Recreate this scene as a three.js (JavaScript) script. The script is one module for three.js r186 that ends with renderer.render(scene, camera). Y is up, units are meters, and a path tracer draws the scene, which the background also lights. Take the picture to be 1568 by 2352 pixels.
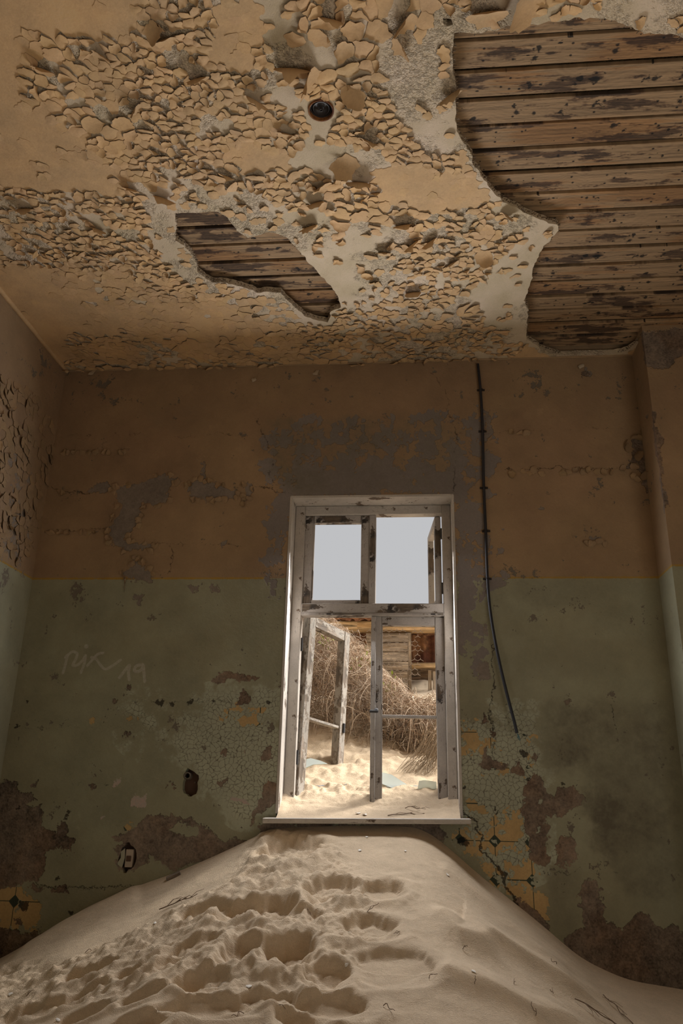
import * as THREE from 'three';
import { RoundedBoxGeometry } from 'three/addons/geometries/RoundedBoxGeometry.js';
import { mergeGeometries } from 'three/addons/utils/BufferGeometryUtils.js';
import { RectAreaLightUniformsLib } from 'three/addons/lights/RectAreaLightUniformsLib.js';

// ---------------------------------------------------------------- camera, sky, sun, exposure
const scene = new THREE.Scene();
const EYE = 1.05, H = 3.727, FOCAL = 1800.66;                 // eye height, ceiling height, focal length in pixels of a 1568 x 2352 frame
const camera = new THREE.PerspectiveCamera(2 * Math.atan(1176 / FOCAL) * 180 / Math.PI, 1568 / 2352, 0.05, 200);
camera.position.set(0, EYE, 4.5);
camera.rotation.set(0.3468, 0.0971, 0.0232, 'YXZ');
camera.updateMatrixWorld(true);
scene.background = new THREE.Color().setRGB(0.52, 0.525, 0.54);   // even, hazy overcast

const sun = new THREE.DirectionalLight(new THREE.Color().setRGB(1, 0.95, 0.88), 9.8);   // the sun, spread wide by the haze
sun.position.set(5.6, 7.2, -2.4); sun.target.position.set(0, 1, 0);
sun.castShadow = true; sun.shadow.radius = 45; sun.shadow.mapSize.set(2048, 2048);
Object.assign(sun.shadow.camera, { left: -9, right: 9, top: 9, bottom: -9, near: 0.5, far: 30 });
scene.add(sun, sun.target);

RectAreaLightUniformsLib.init();
function areaLight(w, h, power, [x, y, z], [tx, ty, tz], tint = [1, 0.94, 0.84]) {      // area light: one in the window, two added as fill from unseen sides
  const l = new THREE.RectAreaLight(new THREE.Color().setRGB(...tint), power, w, h);
  l.position.set(x, y, z); l.lookAt(tx, ty, tz); scene.add(l); return l;
}
areaLight(0.96, 0.84, 20.5, [-0.257, 2.34, -0.02], [-0.257, 1.55, 3], [0.98, 0.98, 1]);                 // the sky and the sunlit sand, through the window
areaLight(2.0, 1.2, 0.6, [-2.2, 0.7, 3.5], [-1.5, 3.7, 3.0]);  // added fill at the left, tilted up to brighten the ceiling
areaLight(2.0, 1.2, 3.1, [2.28, 0.7, 3.5], [1.5, 3.7, 3.0]);  // stronger added fill at the right, also aimed at the ceiling

const renderer = new THREE.WebGLRenderer({ antialias: true });
renderer.toneMapping = THREE.LinearToneMapping;
renderer.toneMappingExposure = 1.0;
renderer.shadowMap.enabled = true; renderer.shadowMap.type = THREE.PCFSoftShadowMap;

// ---------------------------------------------------------------- helpers
function rng(s) { return () => { s |= 0; s = s + 0x6D2B79F5 | 0; let t = Math.imul(s ^ s >>> 15, 1 | s); t = t + Math.imul(t ^ t >>> 7, 61 | t) ^ t; return ((t ^ t >>> 14) >>> 0) / 4294967296; }; }
const clamp = (x, a = 0, b = 1) => x < a ? a : x > b ? b : x, lerp = (a, b, t) => a + (b - a) * t;
const smooth = (a, b, x) => { const t = clamp((x - a) / (b - a)); return t * t * (3 - 2 * t); };
const hash2 = (x, y, s = 0) => { let h = Math.imul(x | 0, 374761393) + Math.imul(y | 0, 668265263) + Math.imul(s | 0, 974634541) | 0; h = Math.imul(h ^ h >>> 13, 1274126177); h = Math.imul(h ^ h >>> 16, 2246822519); return ((h ^ h >>> 15) >>> 0) / 4294967296; };
function vnoise(x, y, s = 0) { const i = Math.floor(x), j = Math.floor(y); let f = x - i, g = y - j; f = f * f * (3 - 2 * f); g = g * g * (3 - 2 * g); return lerp(lerp(hash2(i, j, s), hash2(i + 1, j, s), f), lerp(hash2(i, j + 1, s), hash2(i + 1, j + 1, s), f), g); }
function fbm(x, y, o = 4, s = 0) { let v = 0, a = 0.5, n = 0; for (let k = 0; k < o; k++) { v += a * vnoise(x, y, s + k); n += a; x = x * 2.03 + 17.1; y = y * 2.03 + 5.7; a *= 0.55; } return v / n; }
// tileable noise field, sampled in tile units (0..1 repeats)
class Field {
  constructor(n, f, o, s, gain = 0.55) {
    this.n = n; const d = this.d = new Float32Array(n * n); let tot = 0, a = 1;
    for (let k = 0; k < o; k++) {
      const q = f << k; if (q > n) break;
      for (let j = 0; j < n; j++) { const y = j * q / n, j0 = Math.floor(y); let g = y - j0; g = g * g * (3 - 2 * g); const j1 = (j0 + 1) % q;
        for (let i = 0; i < n; i++) { const x = i * q / n, i0 = Math.floor(x); let h = x - i0; h = h * h * (3 - 2 * h); const i1 = (i0 + 1) % q;
          d[j * n + i] += a * lerp(lerp(hash2(i0, j0, s + k), hash2(i1, j0, s + k), h), lerp(hash2(i0, j1, s + k), hash2(i1, j1, s + k), h), g); } }
      tot += a; a *= gain;
    }
    let mean = 0; for (let i = 0; i < d.length; i++) { d[i] /= tot; mean += d[i]; } mean /= d.length;
    let v = 0; for (let i = 0; i < d.length; i++) v += (d[i] - mean) ** 2; v = Math.sqrt(v / d.length);
    for (let i = 0; i < d.length; i++) d[i] = (d[i] - mean) / v;                 // zero mean, unit deviation
  }
  at(u, v) { const n = this.n; u = (u - Math.floor(u)) * n; v = (v - Math.floor(v)) * n; const i = u | 0, j = v | 0, f = u - i, g = v - j, i1 = (i + 1) % n, r = (j % n) * n, r1 = ((j + 1) % n) * n, c = i % n, d = this.d; return (d[r + c] * (1 - f) + d[r + i1] * f) * (1 - g) + (d[r1 + c] * (1 - f) + d[r1 + i1] * f) * g; }
}
const N1 = new Field(512, 4, 7, 11), N2 = new Field(512, 8, 6, 23, 0.7), N3 = new Field(512, 32, 4, 37, 0.8), N4 = new Field(512, 128, 3, 51, 0.9), NS = new Field(512, 3, 3, 63, 0.4);
const toB = (l) => { l = clamp(l); return Math.round(255 * (l <= 0.0031308 ? l * 12.92 : 1.055 * Math.pow(l, 1 / 2.4) - 0.055)); };
const SR = new Uint8Array(4097); for (let i = 0; i < 4097; i++) SR[i] = toB(i / 4096);
const enc = (l) => SR[(clamp(l) * 4096) | 0];
function dataTex(data, w, h, srgb, repeat = true) {
  const t = new THREE.DataTexture(data, w, h, THREE.RGBAFormat); t.magFilter = THREE.LinearFilter; t.minFilter = THREE.LinearMipmapLinearFilter; t.generateMipmaps = true;
  t.wrapS = t.wrapT = repeat ? THREE.RepeatWrapping : THREE.ClampToEdgeWrapping; if (srgb) t.colorSpace = THREE.SRGBColorSpace; t.needsUpdate = true; return t;
}
// tile(n, f): f(u, v, out) fills out = [r, g, b (linear), height 0..1, roughness 0..1]
function tile(n, f, m = n) {
  const c = new Uint8Array(n * m * 4), b = new Uint8Array(n * m * 4), o = [0, 0, 0, 0, 1];
  for (let j = 0; j < m; j++) for (let i = 0; i < n; i++) { f(i / n, j / m, o); const k = (j * n + i) * 4; c[k] = enc(o[0]); c[k + 1] = enc(o[1]); c[k + 2] = enc(o[2]); c[k + 3] = 255; b[k] = b[k + 1] = b[k + 2] = Math.round(255 * clamp(o[3])); b[k + 3] = 255; }
  return { map: dataTex(c, n, m, true), bump: dataTex(b, n, m, false) };
}
const std = (o) => new THREE.MeshStandardMaterial({ roughness: 0.9, ...o });
const used = new Map();
function numbered(name) { const n = used.get(name) ?? 0; used.set(name, n + 1); return n ? name + '_' + String(n).padStart(3, '0') : name; }
function add(o, parent) { (parent || scene).add(o); return o; }
function mesh(name, geo, mat, parent) { const m = new THREE.Mesh(geo, mat); m.name = parent ? name : numbered(name); m.castShadow = m.receiveShadow = true; return add(m, parent); }
function group(name, parent, pos = [0, 0, 0]) { const g = new THREE.Group(); g.name = parent ? name : numbered(name); g.position.set(...pos); return add(g, parent); }
function tag(o, label, category, grp) { o.userData.label = label; o.userData.category = category; if (grp) o.userData.group = grp; return o; }
function structure(o, label) { o.userData.kind = 'structure'; if (label) o.userData.label = label; return o; }
// where the line of sight through a point of the photograph meets a wall, the ceiling, or any surface
function sight(px, py) { return new THREE.Vector3((px - 784) / FOCAL, -(py - 1176) / FOCAL, -1).applyQuaternion(camera.quaternion); }
function onZ(px, py, z = 0) { const d = sight(px, py), t = (z - 4.5) / d.z; return [d.x * t, EYE + d.y * t, z]; }
function onY(px, py, y = H) { const d = sight(px, py), t = (y - EYE) / d.y; return [d.x * t, y, 4.5 + d.z * t]; }
function onX(px, py, x) { const d = sight(px, py), t = x / d.x; return [x, EYE + d.y * t, 4.5 + d.z * t]; }
const W = (px, py) => { const p = onZ(px, py, 0); return [p[0], p[1]]; };        // on the window wall: x, y
const C = (px, py) => { const p = onY(px, py, H); return [p[0], p[2]]; };        // on the ceiling: x, z
const polyOf = (f, a) => { const r = []; for (let i = 0; i < a.length; i += 2) r.push(f(a[i], a[i + 1])); return r; };
function inside(p, x, y) { let c = false; for (let i = 0, j = p.length - 1; i < p.length; j = i++) { const a = p[i], b = p[j]; if ((a[1] > y) !== (b[1] > y) && x < (b[0] - a[0]) * (y - a[1]) / (b[1] - a[1]) + a[0]) c = !c; } return c; }
function edgeDist(p, x, y) { let m = 1e9; for (let i = 0, j = p.length - 1; i < p.length; j = i++) { const [ax, ay] = p[i], [bx, by] = p[j], dx = bx - ax, dy = by - ay, t = clamp(((x - ax) * dx + (y - ay) * dy) / (dx * dx + dy * dy + 1e-12)); m = Math.min(m, (ax + t * dx - x) ** 2 + (ay + t * dy - y) ** 2); } return Math.sqrt(m); }
// ragged outline of a polygon in metres
function ragged(p, step, amp, seed) {
  const out = [];
  for (let i = 0; i < p.length; i++) { const a = p[i], b = p[(i + 1) % p.length], L = Math.hypot(b[0] - a[0], b[1] - a[1]), n = Math.max(1, Math.round(L / step)), nx = -(b[1] - a[1]) / L, ny = (b[0] - a[0]) / L;
    for (let k = 0; k < n; k++) { const t = k / n, x = lerp(a[0], b[0], t), y = lerp(a[1], b[1], t), d = ((fbm(x * 22, y * 22, 3, seed) - 0.5) * 2.2 + (hash2(x * 9000, y * 9000, seed) - 0.5) * 0.7) * amp; out.push([x + nx * d, y + ny * d]); } }
  return out;
}
// box with softened edges; uv in metres with u along the grain (the longest side)
const boxCache = new Map();
function bar(w, h, d, r = 0.003) {
  const key = [w, h, d, r].map((x) => x.toFixed(4)).join(); if (boxCache.has(key)) return boxCache.get(key);
  const g = new RoundedBoxGeometry(w, h, d, 1, Math.min(r, w / 3, h / 3, d / 3)); boxUV(g, boxCache.size * 0.37); boxCache.set(key, g); return g;
}
function boxUV(g, off = 0) {
  g.computeBoundingBox(); const s = g.boundingBox.getSize(new THREE.Vector3()).toArray(), long = s.indexOf(Math.max(...s)), p = g.attributes.position, n = g.attributes.normal, uv = new Float32Array(p.count * 2);
  for (let i = 0; i < p.count; i++) { const a = [p.getX(i), p.getY(i), p.getZ(i)], m = [Math.abs(n.getX(i)), Math.abs(n.getY(i)), Math.abs(n.getZ(i))], k = m.indexOf(Math.max(...m)), rest = [0, 1, 2].filter((q) => q !== k);
    let u = a[rest[0]], v = a[rest[1]]; if (rest[1] === long) [u, v] = [v, u]; uv[2 * i] = u + off; uv[2 * i + 1] = v + off * 1.7 + k * 0.31; }
  g.setAttribute('uv', new THREE.BufferAttribute(uv, 2)); return g;
}
function boxAt(name, x0, x1, y0, y1, z0, z1, mat, parent, r) { const m = mesh(name, bar(x1 - x0, y1 - y0, z1 - z0, r), mat, parent); m.position.set((x0 + x1) / 2, (y0 + y1) / 2, (z0 + z1) / 2); return m; }
// growing geometry with colours and metre uv
class MB {
  constructor() { this.p = []; this.i = []; this.c = []; this.u = []; }
  v(x, y, z, c = [1, 1, 1], u = 0, w = 0) { this.p.push(x, y, z); this.c.push(c[0], c[1], c[2]); this.u.push(u, w); return this.p.length / 3 - 1; }
  t(a, b, c) { this.i.push(a, b, c); }
  geo() { const g = new THREE.BufferGeometry(); g.setAttribute('position', new THREE.Float32BufferAttribute(this.p, 3)); g.setAttribute('color', new THREE.Float32BufferAttribute(this.c, 3)); g.setAttribute('uv', new THREE.Float32BufferAttribute(this.u, 2)); g.setIndex(this.i); g.computeVertexNormals(); return g; }
  tube(pts, r0, r1, sides = 4, col = [1, 1, 1], cap = true) {
    const up = new THREE.Vector3(), T = new THREE.Vector3(), A = new THREE.Vector3(), B = new THREE.Vector3(); let prev = null, first = 0, L = 0;
    for (let k = 0; k < pts.length; k++) { const a = pts[Math.max(0, k - 1)], b = pts[Math.min(pts.length - 1, k + 1)]; T.set(b[0] - a[0], b[1] - a[1], b[2] - a[2]).normalize(); up.set(0.31, 0.9, 0.29); if (Math.abs(T.dot(up)) > 0.95) up.set(1, 0, 0.1);
      A.crossVectors(T, up).normalize(); B.crossVectors(T, A); const r = lerp(r0, r1, k / (pts.length - 1)), ring = []; if (k) L += Math.hypot(pts[k][0] - pts[k - 1][0], pts[k][1] - pts[k - 1][1], pts[k][2] - pts[k - 1][2]);
      for (let s = 0; s < sides; s++) { const q = s / sides * 6.2832, ca = Math.cos(q) * r, sa = Math.sin(q) * r; ring.push(this.v(pts[k][0] + A.x * ca + B.x * sa, pts[k][1] + A.y * ca + B.y * sa, pts[k][2] + A.z * ca + B.z * sa, col, L, s / sides * 0.05)); }
      if (prev) for (let s = 0; s < sides; s++) { const s1 = (s + 1) % sides; this.t(prev[s], prev[s1], ring[s]); this.t(prev[s1], ring[s1], ring[s]); }
      else first = ring;
      prev = ring; }
    if (cap) for (const [ring, flip] of [[first, true], [prev, false]]) for (let s = 1; s < sides - 1; s++) flip ? this.t(ring[0], ring[s + 1], ring[s]) : this.t(ring[0], ring[s], ring[s + 1]);
  }
}
const curve = (pts, n) => new THREE.CatmullRomCurve3(pts.map((p) => new THREE.Vector3(...p))).getPoints(n).map((p) => p.toArray());

// ---------------------------------------------------------------- materials
const OCHRE = [0.50, 0.33, 0.172];
const tPaint = tile(512, (u, v, o) => { const a = N1.at(u, v), b = N2.at(u + 0.3, v), c = N4.at(u, v); const k = 1 + 0.05 * a + 0.035 * b + 0.03 * c; o[0] = 0.9 * k; o[1] = 0.9 * k * (1 - 0.012 * a); o[2] = 0.9 * k * (1 - 0.03 * a); o[3] = 0.5 + 0.1 * b + 0.05 * c + 0.06 * N3.at(u, v); });
const mPaint = std({ map: tPaint.map, bumpMap: tPaint.bump, bumpScale: 0.002, color: new THREE.Color().setRGB(OCHRE[0] / 0.9, OCHRE[1] / 0.9, OCHRE[2] / 0.9), vertexColors: true, side: THREE.DoubleSide, roughness: 0.95 });
const mWallPaint = std({ map: tPaint.map, bumpMap: tPaint.bump, bumpScale: 0.002, color: new THREE.Color().setRGB(0.31, 0.21, 0.118), vertexColors: true, side: THREE.DoubleSide, roughness: 0.95 });
const tPlaster = tile(1024, (u, v, o) => {
  const a = N1.at(u, v), g = N3.at(u * 2, v * 2), h = N4.at(u * 2, v * 2 + 0.2), zone = smooth(-0.45, 0.45, N2.at(u * 0.999, v) * 0.5 + NS.at(u + 0.1, v + 0.7));
  const grit = zone * (g > 0.1 ? -0.28 : 0.1) * Math.min(1, Math.abs(g) * 1.2) + zone * 0.06 * h, k = 1 + 0.06 * a + 0.03 * h + grit, light = h > 2.1 && zone > 0.3 ? 0.35 : 0;
  o[0] = (0.5 + light * 0.3) * k; o[1] = (0.405 + light * 0.3) * k; o[2] = (0.285 + light * 0.28) * k * (1 + 0.03 * a); o[3] = 0.55 + 0.05 * a + zone * (0.16 * g + 0.08 * h) + 0.02 * h;
});
const mPlaster = std({ map: tPlaster.map, bumpMap: tPlaster.bump, bumpScale: 0.009, roughness: 1 });

// old boards: 8 strips stacked in one texture
const tWood = tile(1024, (u, v, o) => {
  const s = Math.floor(v * 8), q = v * 8 - s, so = s * 0.137, wav = 0.06 * N1.at(u + so, so) * 1.2;
  const ring = Math.sin((q + wav * 1.6 + 0.12 * NS.at(u * 1 + so, q * 0.25)) * (26 + s * 3) + 2 * N1.at(u + so, q * 0.12)), fine = N3.at(u * 0.5 + so, q * 1.4), g2 = N2.at(u * 0.25 + so, q * 1.2 + so);
  const mold = smooth(-0.45, 1.0, N1.at(u * 1 + so * 3, q * 0.3 + so) + 0.75 * N2.at(u + so, q * 0.5 + so) - 2.4 * Math.abs(q - 0.5 - 0.16 * N1.at(u, so)) + 0.25 * N3.at(u, v));
  const heart = smooth(0.1, 1.1, NS.at(u + so * 2, q * 0.2 + so) + 0.4 * g2 - 1.2 * Math.abs(q - 0.5));
  let spot = 0; for (let k = 0; k < 9; k++) { const sx = hash2(s, k, 71), sy = 0.25 + 0.5 * hash2(s, k, 72), dx = Math.abs(((u - sx + 1.5) % 1) - 0.5), dy = (q - sy) * 0.09, r = 0.004 + 0.007 * hash2(s, k, 73) * hash2(s, k, 75); spot = Math.max(spot, smooth(r * 1.5, r * 0.5, Math.hypot(dx, dy) * (1 + 0.35 * N3.at(u, v)))); }
  for (let k = 0; k < 4; k++) for (const sy of [0.28, 0.72]) { const dx = Math.abs(((u - (k + 0.5) / 4 + 1.5) % 1) - 0.5) * 1.4, dy = (q - sy) * 0.14; spot = Math.max(spot, smooth(0.008, 0.003, Math.hypot(dx, dy))); }
  let k = (1 + 0.07 * ring + 0.1 * fine + 0.13 * g2) * (1 - 0.86 * mold * (0.7 + 0.3 * clamp(0.5 + fine))) * (1 - 0.92 * spot);
  const b = [lerp(0.265, 0.225, heart), lerp(0.172, 0.122, heart), lerp(0.092, 0.052, heart)];
  o[0] = b[0] * k; o[1] = b[1] * k * (1 - 0.1 * mold); o[2] = b[2] * k * (1 - 0.1 * mold); o[3] = 0.6 + 0.04 * ring + 0.06 * fine + 0.04 * g2 - 0.3 * spot;
});
const mBoard = std({ map: tWood.map, bumpMap: tWood.bump, bumpScale: 0.004, roughness: 0.9 });

// white-painted joinery: worn paint over grey timber. wear = share of bare wood
function joinery(wear, paint, seed, dark) {
  const t = tile(512, (u, v, o) => {
    const e = N2.at(u * 1 + seed, v + seed) * 0.6 + N1.at(u + seed, v * 2 + seed) + 0.25 * N4.at(u, v), bare = smooth(wear - 0.12, wear + 0.12, e), grain = N3.at(u * 0.25 + seed, v * 2) + 0.6 * N2.at(u * 0.125, v * 2), crack = N3.at(u * 0.25 + seed + 0.4, v) > 2.0 ? 1 : 0;
    const d = clamp(0.5 + 0.5 * N1.at(u * 2, v + 0.3)), wood = [lerp(dark[0], 0.20, d * 0.6), lerp(dark[1], 0.15, d * 0.6), lerp(dark[2], 0.105, d * 0.6)], k = 1 + 0.06 * N1.at(u, v) + 0.04 * N4.at(u, v) - 0.3 * crack * (1 - bare), w = 1 + 0.18 * grain;
    for (let c = 0; c < 3; c++) o[c] = lerp(paint[c] * k, wood[c] * w, bare); o[3] = 0.6 - 0.3 * bare + 0.05 * grain * bare + 0.015 * N4.at(u, v) - 0.2 * crack;
  });
  for (const x of [t.map, t.bump]) x.repeat.set(1.6, 1.6);
  return std({ map: t.map, bumpMap: t.bump, bumpScale: 0.0025, roughness: 0.75 });
}
const mWhite = joinery(2.1, [0.47, 0.43, 0.385], 0.1, [0.10, 0.07, 0.05]);
const mWorn = joinery(1.05, [0.40, 0.37, 0.345], 0.43, [0.035, 0.03, 0.028]);
const mGrey = joinery(-0.2, [0.36, 0.33, 0.29], 0.77, [0.20, 0.165, 0.135]);

const tSand = tile(1024, (u, v, o) => { const a = N1.at(u, v), b = N4.at(u * 2, v * 2), c = N4.at(u * 2 + 0.37, v * 2 + 0.11), s = N3.at(u, v); const dk = c > 2.3 ? 0.72 : c < -2.4 ? 1.16 : 1, k = (1 + 0.035 * a + 0.05 * b + 0.02 * s) * dk; o[0] = 0.60 * k; o[1] = 0.475 * k; o[2] = 0.335 * k; o[3] = 0.5 + 0.12 * b + 0.06 * s + 0.05 * N2.at(u, v); });
for (const x of [tSand.map, tSand.bump]) x.repeat.set(1.7, 1.7);
const mSand = std({ map: tSand.map, bumpMap: tSand.bump, bumpScale: 0.004, roughness: 1 });

// ---------------------------------------------------------------- painted walls: layers of plaster, old decoration and paint
// masks are drawn as outlines in metres and then broken up with noise, so that every edge is ragged
const SIDE = 3.8;
function maskOf(x0, draw, blur = 1, n = 1024) {
  const cv = document.createElement('canvas'); cv.width = cv.height = n; const g = cv.getContext('2d'); g.fillStyle = '#000'; g.fillRect(0, 0, n, n); const s = n / SIDE;
  const X = (x) => (x - x0) * s, Y = (y) => n - y * s;
  draw({
    poly(p, v = 1) { g.fillStyle = `rgb(${Math.round(v * 255)},0,0)`; g.beginPath(); p.forEach((q, i) => i ? g.lineTo(X(q[0]), Y(q[1])) : g.moveTo(X(q[0]), Y(q[1]))); g.closePath(); g.fill(); },
    line(p, w, v = 1) { g.strokeStyle = `rgb(${Math.round(v * 255)},0,0)`; g.lineWidth = w * s; g.lineCap = g.lineJoin = 'round'; g.beginPath(); p.forEach((q, i) => i ? g.lineTo(X(q[0]), Y(q[1])) : g.moveTo(X(q[0]), Y(q[1]))); g.stroke(); },
    disc(x, y, r, v = 1) { g.fillStyle = `rgb(${Math.round(v * 255)},0,0)`; g.beginPath(); g.arc(X(x), Y(y), r * s, 0, 7); g.fill(); },
  });
  const im = g.getImageData(0, 0, n, n).data; let a = new Float32Array(n * n); for (let j = 0; j < n; j++) for (let i = 0; i < n; i++) a[(n - 1 - j) * n + i] = im[(j * n + i) * 4] / 255;
  for (let pass = 0; pass < 2 && blur > 0; pass++) for (const dir of [1, n]) { const b = new Float32Array(n * n), r = Math.round(blur); for (let j = 0; j < n; j++) { let sum = 0; const at = (k) => a[dir === 1 ? j * n + clamp(k, 0, n - 1) : clamp(k, 0, n - 1) * n + j]; for (let k = -r; k <= r; k++) sum += at(k); for (let i = 0; i < n; i++) { b[dir === 1 ? j * n + i : i * n + j] = sum / (2 * r + 1); sum += at(i + r + 1) - at(i - r); } } a = b; }
  return (u, v) => { const fx = clamp(u * n - 0.5, 0, n - 1.001), fy = clamp(v * n - 0.5, 0, n - 1.001), i = fx | 0, j = fy | 0, f = fx - i, h = fy - j, k = j * n + i; return (a[k] * (1 - f) + a[k + 1] * f) * (1 - h) + (a[k + n] * (1 - f) + a[k + n + 1] * f) * h; };
}
const none = () => 0;
// two-octave crackle: distance to the borders of jittered cells
function crackle(x, y, s) { x /= s; y /= s; const i = Math.floor(x), j = Math.floor(y); let a = 9, b = 9; for (let q = -1; q < 2; q++) for (let p = -1; p < 2; p++) { const dx = i + p + hash2(i + p, j + q, 5) - x, dy = j + q + hash2(i + p, j + q, 6) - y, d = Math.hypot(dx, dy); if (d < a) { b = a; a = d; } else if (d < b) b = d; } return (b - a) * s; }
const LINE_Y = EYE + 1.216;
function paintWall(n, x0, m) {
  const c = new Uint8Array(n * n * 4), h = new Uint8Array(n * n * 4);
  for (let j = 0; j < n; j++) for (let i = 0; i < n; i++) {
    const u = (i + 0.5) / n, v = (j + 0.5) / n, x = x0 + u * SIDE, y = v * SIDE;
    const a = N1.at(u * 2, v * 2), b = N2.at(u * 3, v * 3), d = N3.at(u * 3.3, v * 3.3), f = N4.at(u * 3.7, v * 3.7), wx = N2.at(u * 4 + 0.21, v * 4 + 0.4), wy = N2.at(u * 4 + 0.7, v * 4 + 0.13);
    const uu = u + 0.0022 * wx + 0.0008 * d, vv = v + 0.0022 * wy + 0.0008 * f;
    let r, g, bl, ht;
    const e5 = N3.at(u * 1.7 + 0.3, v * 1.7), brown = m.brown(uu + 0.0012 * e5, vv + 0.0012 * d) + 0.09 * b + 0.08 * d + 0.06 * f, grey = m.grey(uu + 0.0012 * e5, vv + 0.0012 * d) + 0.06 * b + 0.06 * d + 0.05 * f, skim = m.skim(u, v), old = m.old(u, v), dirt = m.dirt(u + 0.004 * wx, v + 0.004 * wy), crk = m.crackle(u, v);
    const isBrown = brown > 0.5, isGrey = !isBrown && grey > 0.5, isSkim = !isBrown && !isGrey && skim > 0.02 && skim * 1.9 + 0.33 * (0.7 * N2.at(u * 5.1 + 0.3, v * 5.1) + 0.7 * N3.at(u * 1.5, v * 1.5)) > 0.9;
    const chip = crackle(x + 0.004 * wx, y + 0.004 * wy, 0.026), isOld = !isBrown && !isGrey && old > 0.02 && old * 1.6 + 0.34 * (N2.at(u * 4.3 + 0.6, v * 4.3) + 0.5 * N3.at(u * 2.1, v * 2.1)) > 0.92;
    if (isBrown) { const k = 1 + 0.14 * a + 0.12 * d + 0.16 * f + 0.1 * b, red = clamp(0.3 + 0.5 * N1.at(u * 3 + 0.4, v * 3)); r = 0.165 * k; g = lerp(0.128, 0.112, red) * k; bl = lerp(0.098, 0.076, red) * k; ht = 0.26 + 0.05 * d + 0.06 * f + 0.04 * b; }
    else if (isGrey) { const k = 1 + 0.06 * a + 0.05 * d + 0.06 * f; r = 0.20 * k; g = 0.165 * k; bl = 0.135 * k; ht = 0.32 + 0.015 * d + 0.02 * f; }
    else if (isSkim) { const k = 1 + 0.07 * a + 0.04 * f; r = 0.20 * k; g = 0.172 * k; bl = 0.155 * k; ht = 0.40 + 0.01 * d; }
    else if (isOld) {
      const k = 1 + 0.08 * a + 0.05 * f, px = x - m.tile[0], py = y - m.tile[1], gx = px / 0.183, gy = py / 0.183, rx = (gx - Math.round(gx)) * 0.183, ry = (gy - Math.round(gy)) * 0.183;
      const green = Math.abs(rx) + Math.abs(ry) < 0.033 || (Math.abs(rx) < 0.0022) || (Math.abs(ry) < 0.0022);
      if (green && m.tiles) { r = 0.035 * k; g = 0.045 * k; bl = 0.03 * k; } else { r = 0.43 * k; g = 0.295 * k; bl = 0.135 * k; } ht = 0.45 + 0.01 * d;
    } else {
      const up = y > LINE_Y + 0.0012 * wx, band = Math.abs(y - LINE_Y) < 0.0055 + 0.001 * d, k = 1 + 0.05 * a + 0.035 * b + 0.02 * f, st = clamp(0.5 + 0.5 * N1.at(u * 1.5 + 0.8, v * 1.5 + 0.1));
      if (band && m.line(u, v) < 0.5) { r = 0.34 * k; g = 0.21 * k; bl = 0.045 * k; }
      else if (up) { r = lerp(0.29, 0.27, st) * k; g = lerp(0.197, 0.178, st) * k; bl = lerp(0.112, 0.104, st) * k; }
      else { r = lerp(0.272, 0.255, st) * k; g = lerp(0.268, 0.242, st) * k; bl = lerp(0.185, 0.16, st) * k; }
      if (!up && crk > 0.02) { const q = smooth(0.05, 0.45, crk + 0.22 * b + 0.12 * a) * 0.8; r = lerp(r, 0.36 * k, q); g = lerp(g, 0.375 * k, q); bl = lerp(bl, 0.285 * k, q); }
      const peel = N2.at(u * 2 + 0.5, v * 4 + 0.2); ht = 0.62 + 0.018 * d + 0.02 * b + 0.012 * f + (peel > 1.3 ? 0.06 * (peel - 1.3) : 0);
      if (crk > 0.02) { const q = smooth(0.0022, 0.0006, chip) * smooth(0.1, 0.6, crk + 0.2 * b); r *= 1 - 0.62 * q; g *= 1 - 0.66 * q; bl *= 1 - 0.66 * q; ht -= 0.12 * q; ht += crk * 0.03 * smooth(0, 0.01, chip); }
    }
    if (!isBrown && !isGrey && !isSkim && !isOld) { const pit = 0.62 * e5 + 0.5 * N2.at(u * 2.7 + 0.4, v * 2.7) + 0.35 * f; if (pit > 2.05) { r = 0.15; g = 0.125; bl = 0.095; ht -= 0.22; } else if (pit < -2.15) { r *= 1.12; g *= 1.12; bl *= 1.12; ht += 0.05; } const dent = N2.at(u * 7.3 + 0.2, v * 7.3); ht -= 0.03 * Math.max(0, dent - 1.2); }
    if (dirt > 0.01) { const q = clamp(dirt * (0.62 + 0.22 * a + 0.16 * b + 0.1 * d)); r = lerp(r, 0.125, q); g = lerp(g, 0.112, q); bl = lerp(bl, 0.078, q); }
    const cr = m.cracks(uu, vv); if (cr > 0.1) { const q = smooth(0.2, 0.7, cr + 0.1 * d); r *= 1 - 0.8 * q; g *= 1 - 0.82 * q; bl *= 1 - 0.83 * q; ht -= 0.3 * q; }
    const ch = m.chalk(u, v); if (ch > 0.1) { const q = 0.8 * smooth(0.15, 0.5, ch) * clamp(0.85 + 0.15 * f); r = lerp(r, 0.62, q * 0.42); g = lerp(g, 0.56, q * 0.42); bl = lerp(bl, 0.53, q * 0.42); }
    const pk = m.pink(uu, vv); if (pk > 0.5) { r = 0.42; g = 0.34; bl = 0.30; r *= 1 + 0.06 * f; ht = 0.7 + 0.02 * d; }
    const k = (j * n + i) * 4; c[k] = enc(r); c[k + 1] = enc(g); c[k + 2] = enc(bl); c[k + 3] = 255; h[k] = h[k + 1] = h[k + 2] = Math.round(255 * clamp(ht)); h[k + 3] = 255;
  }
  return std({ map: dataTex(c, n, n, true, false), bumpMap: dataTex(h, n, n, false, false), bumpScale: 0.010, roughness: 0.93 });
}
const X0 = -2.37;
const P = (...a) => polyOf(W, a);
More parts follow.
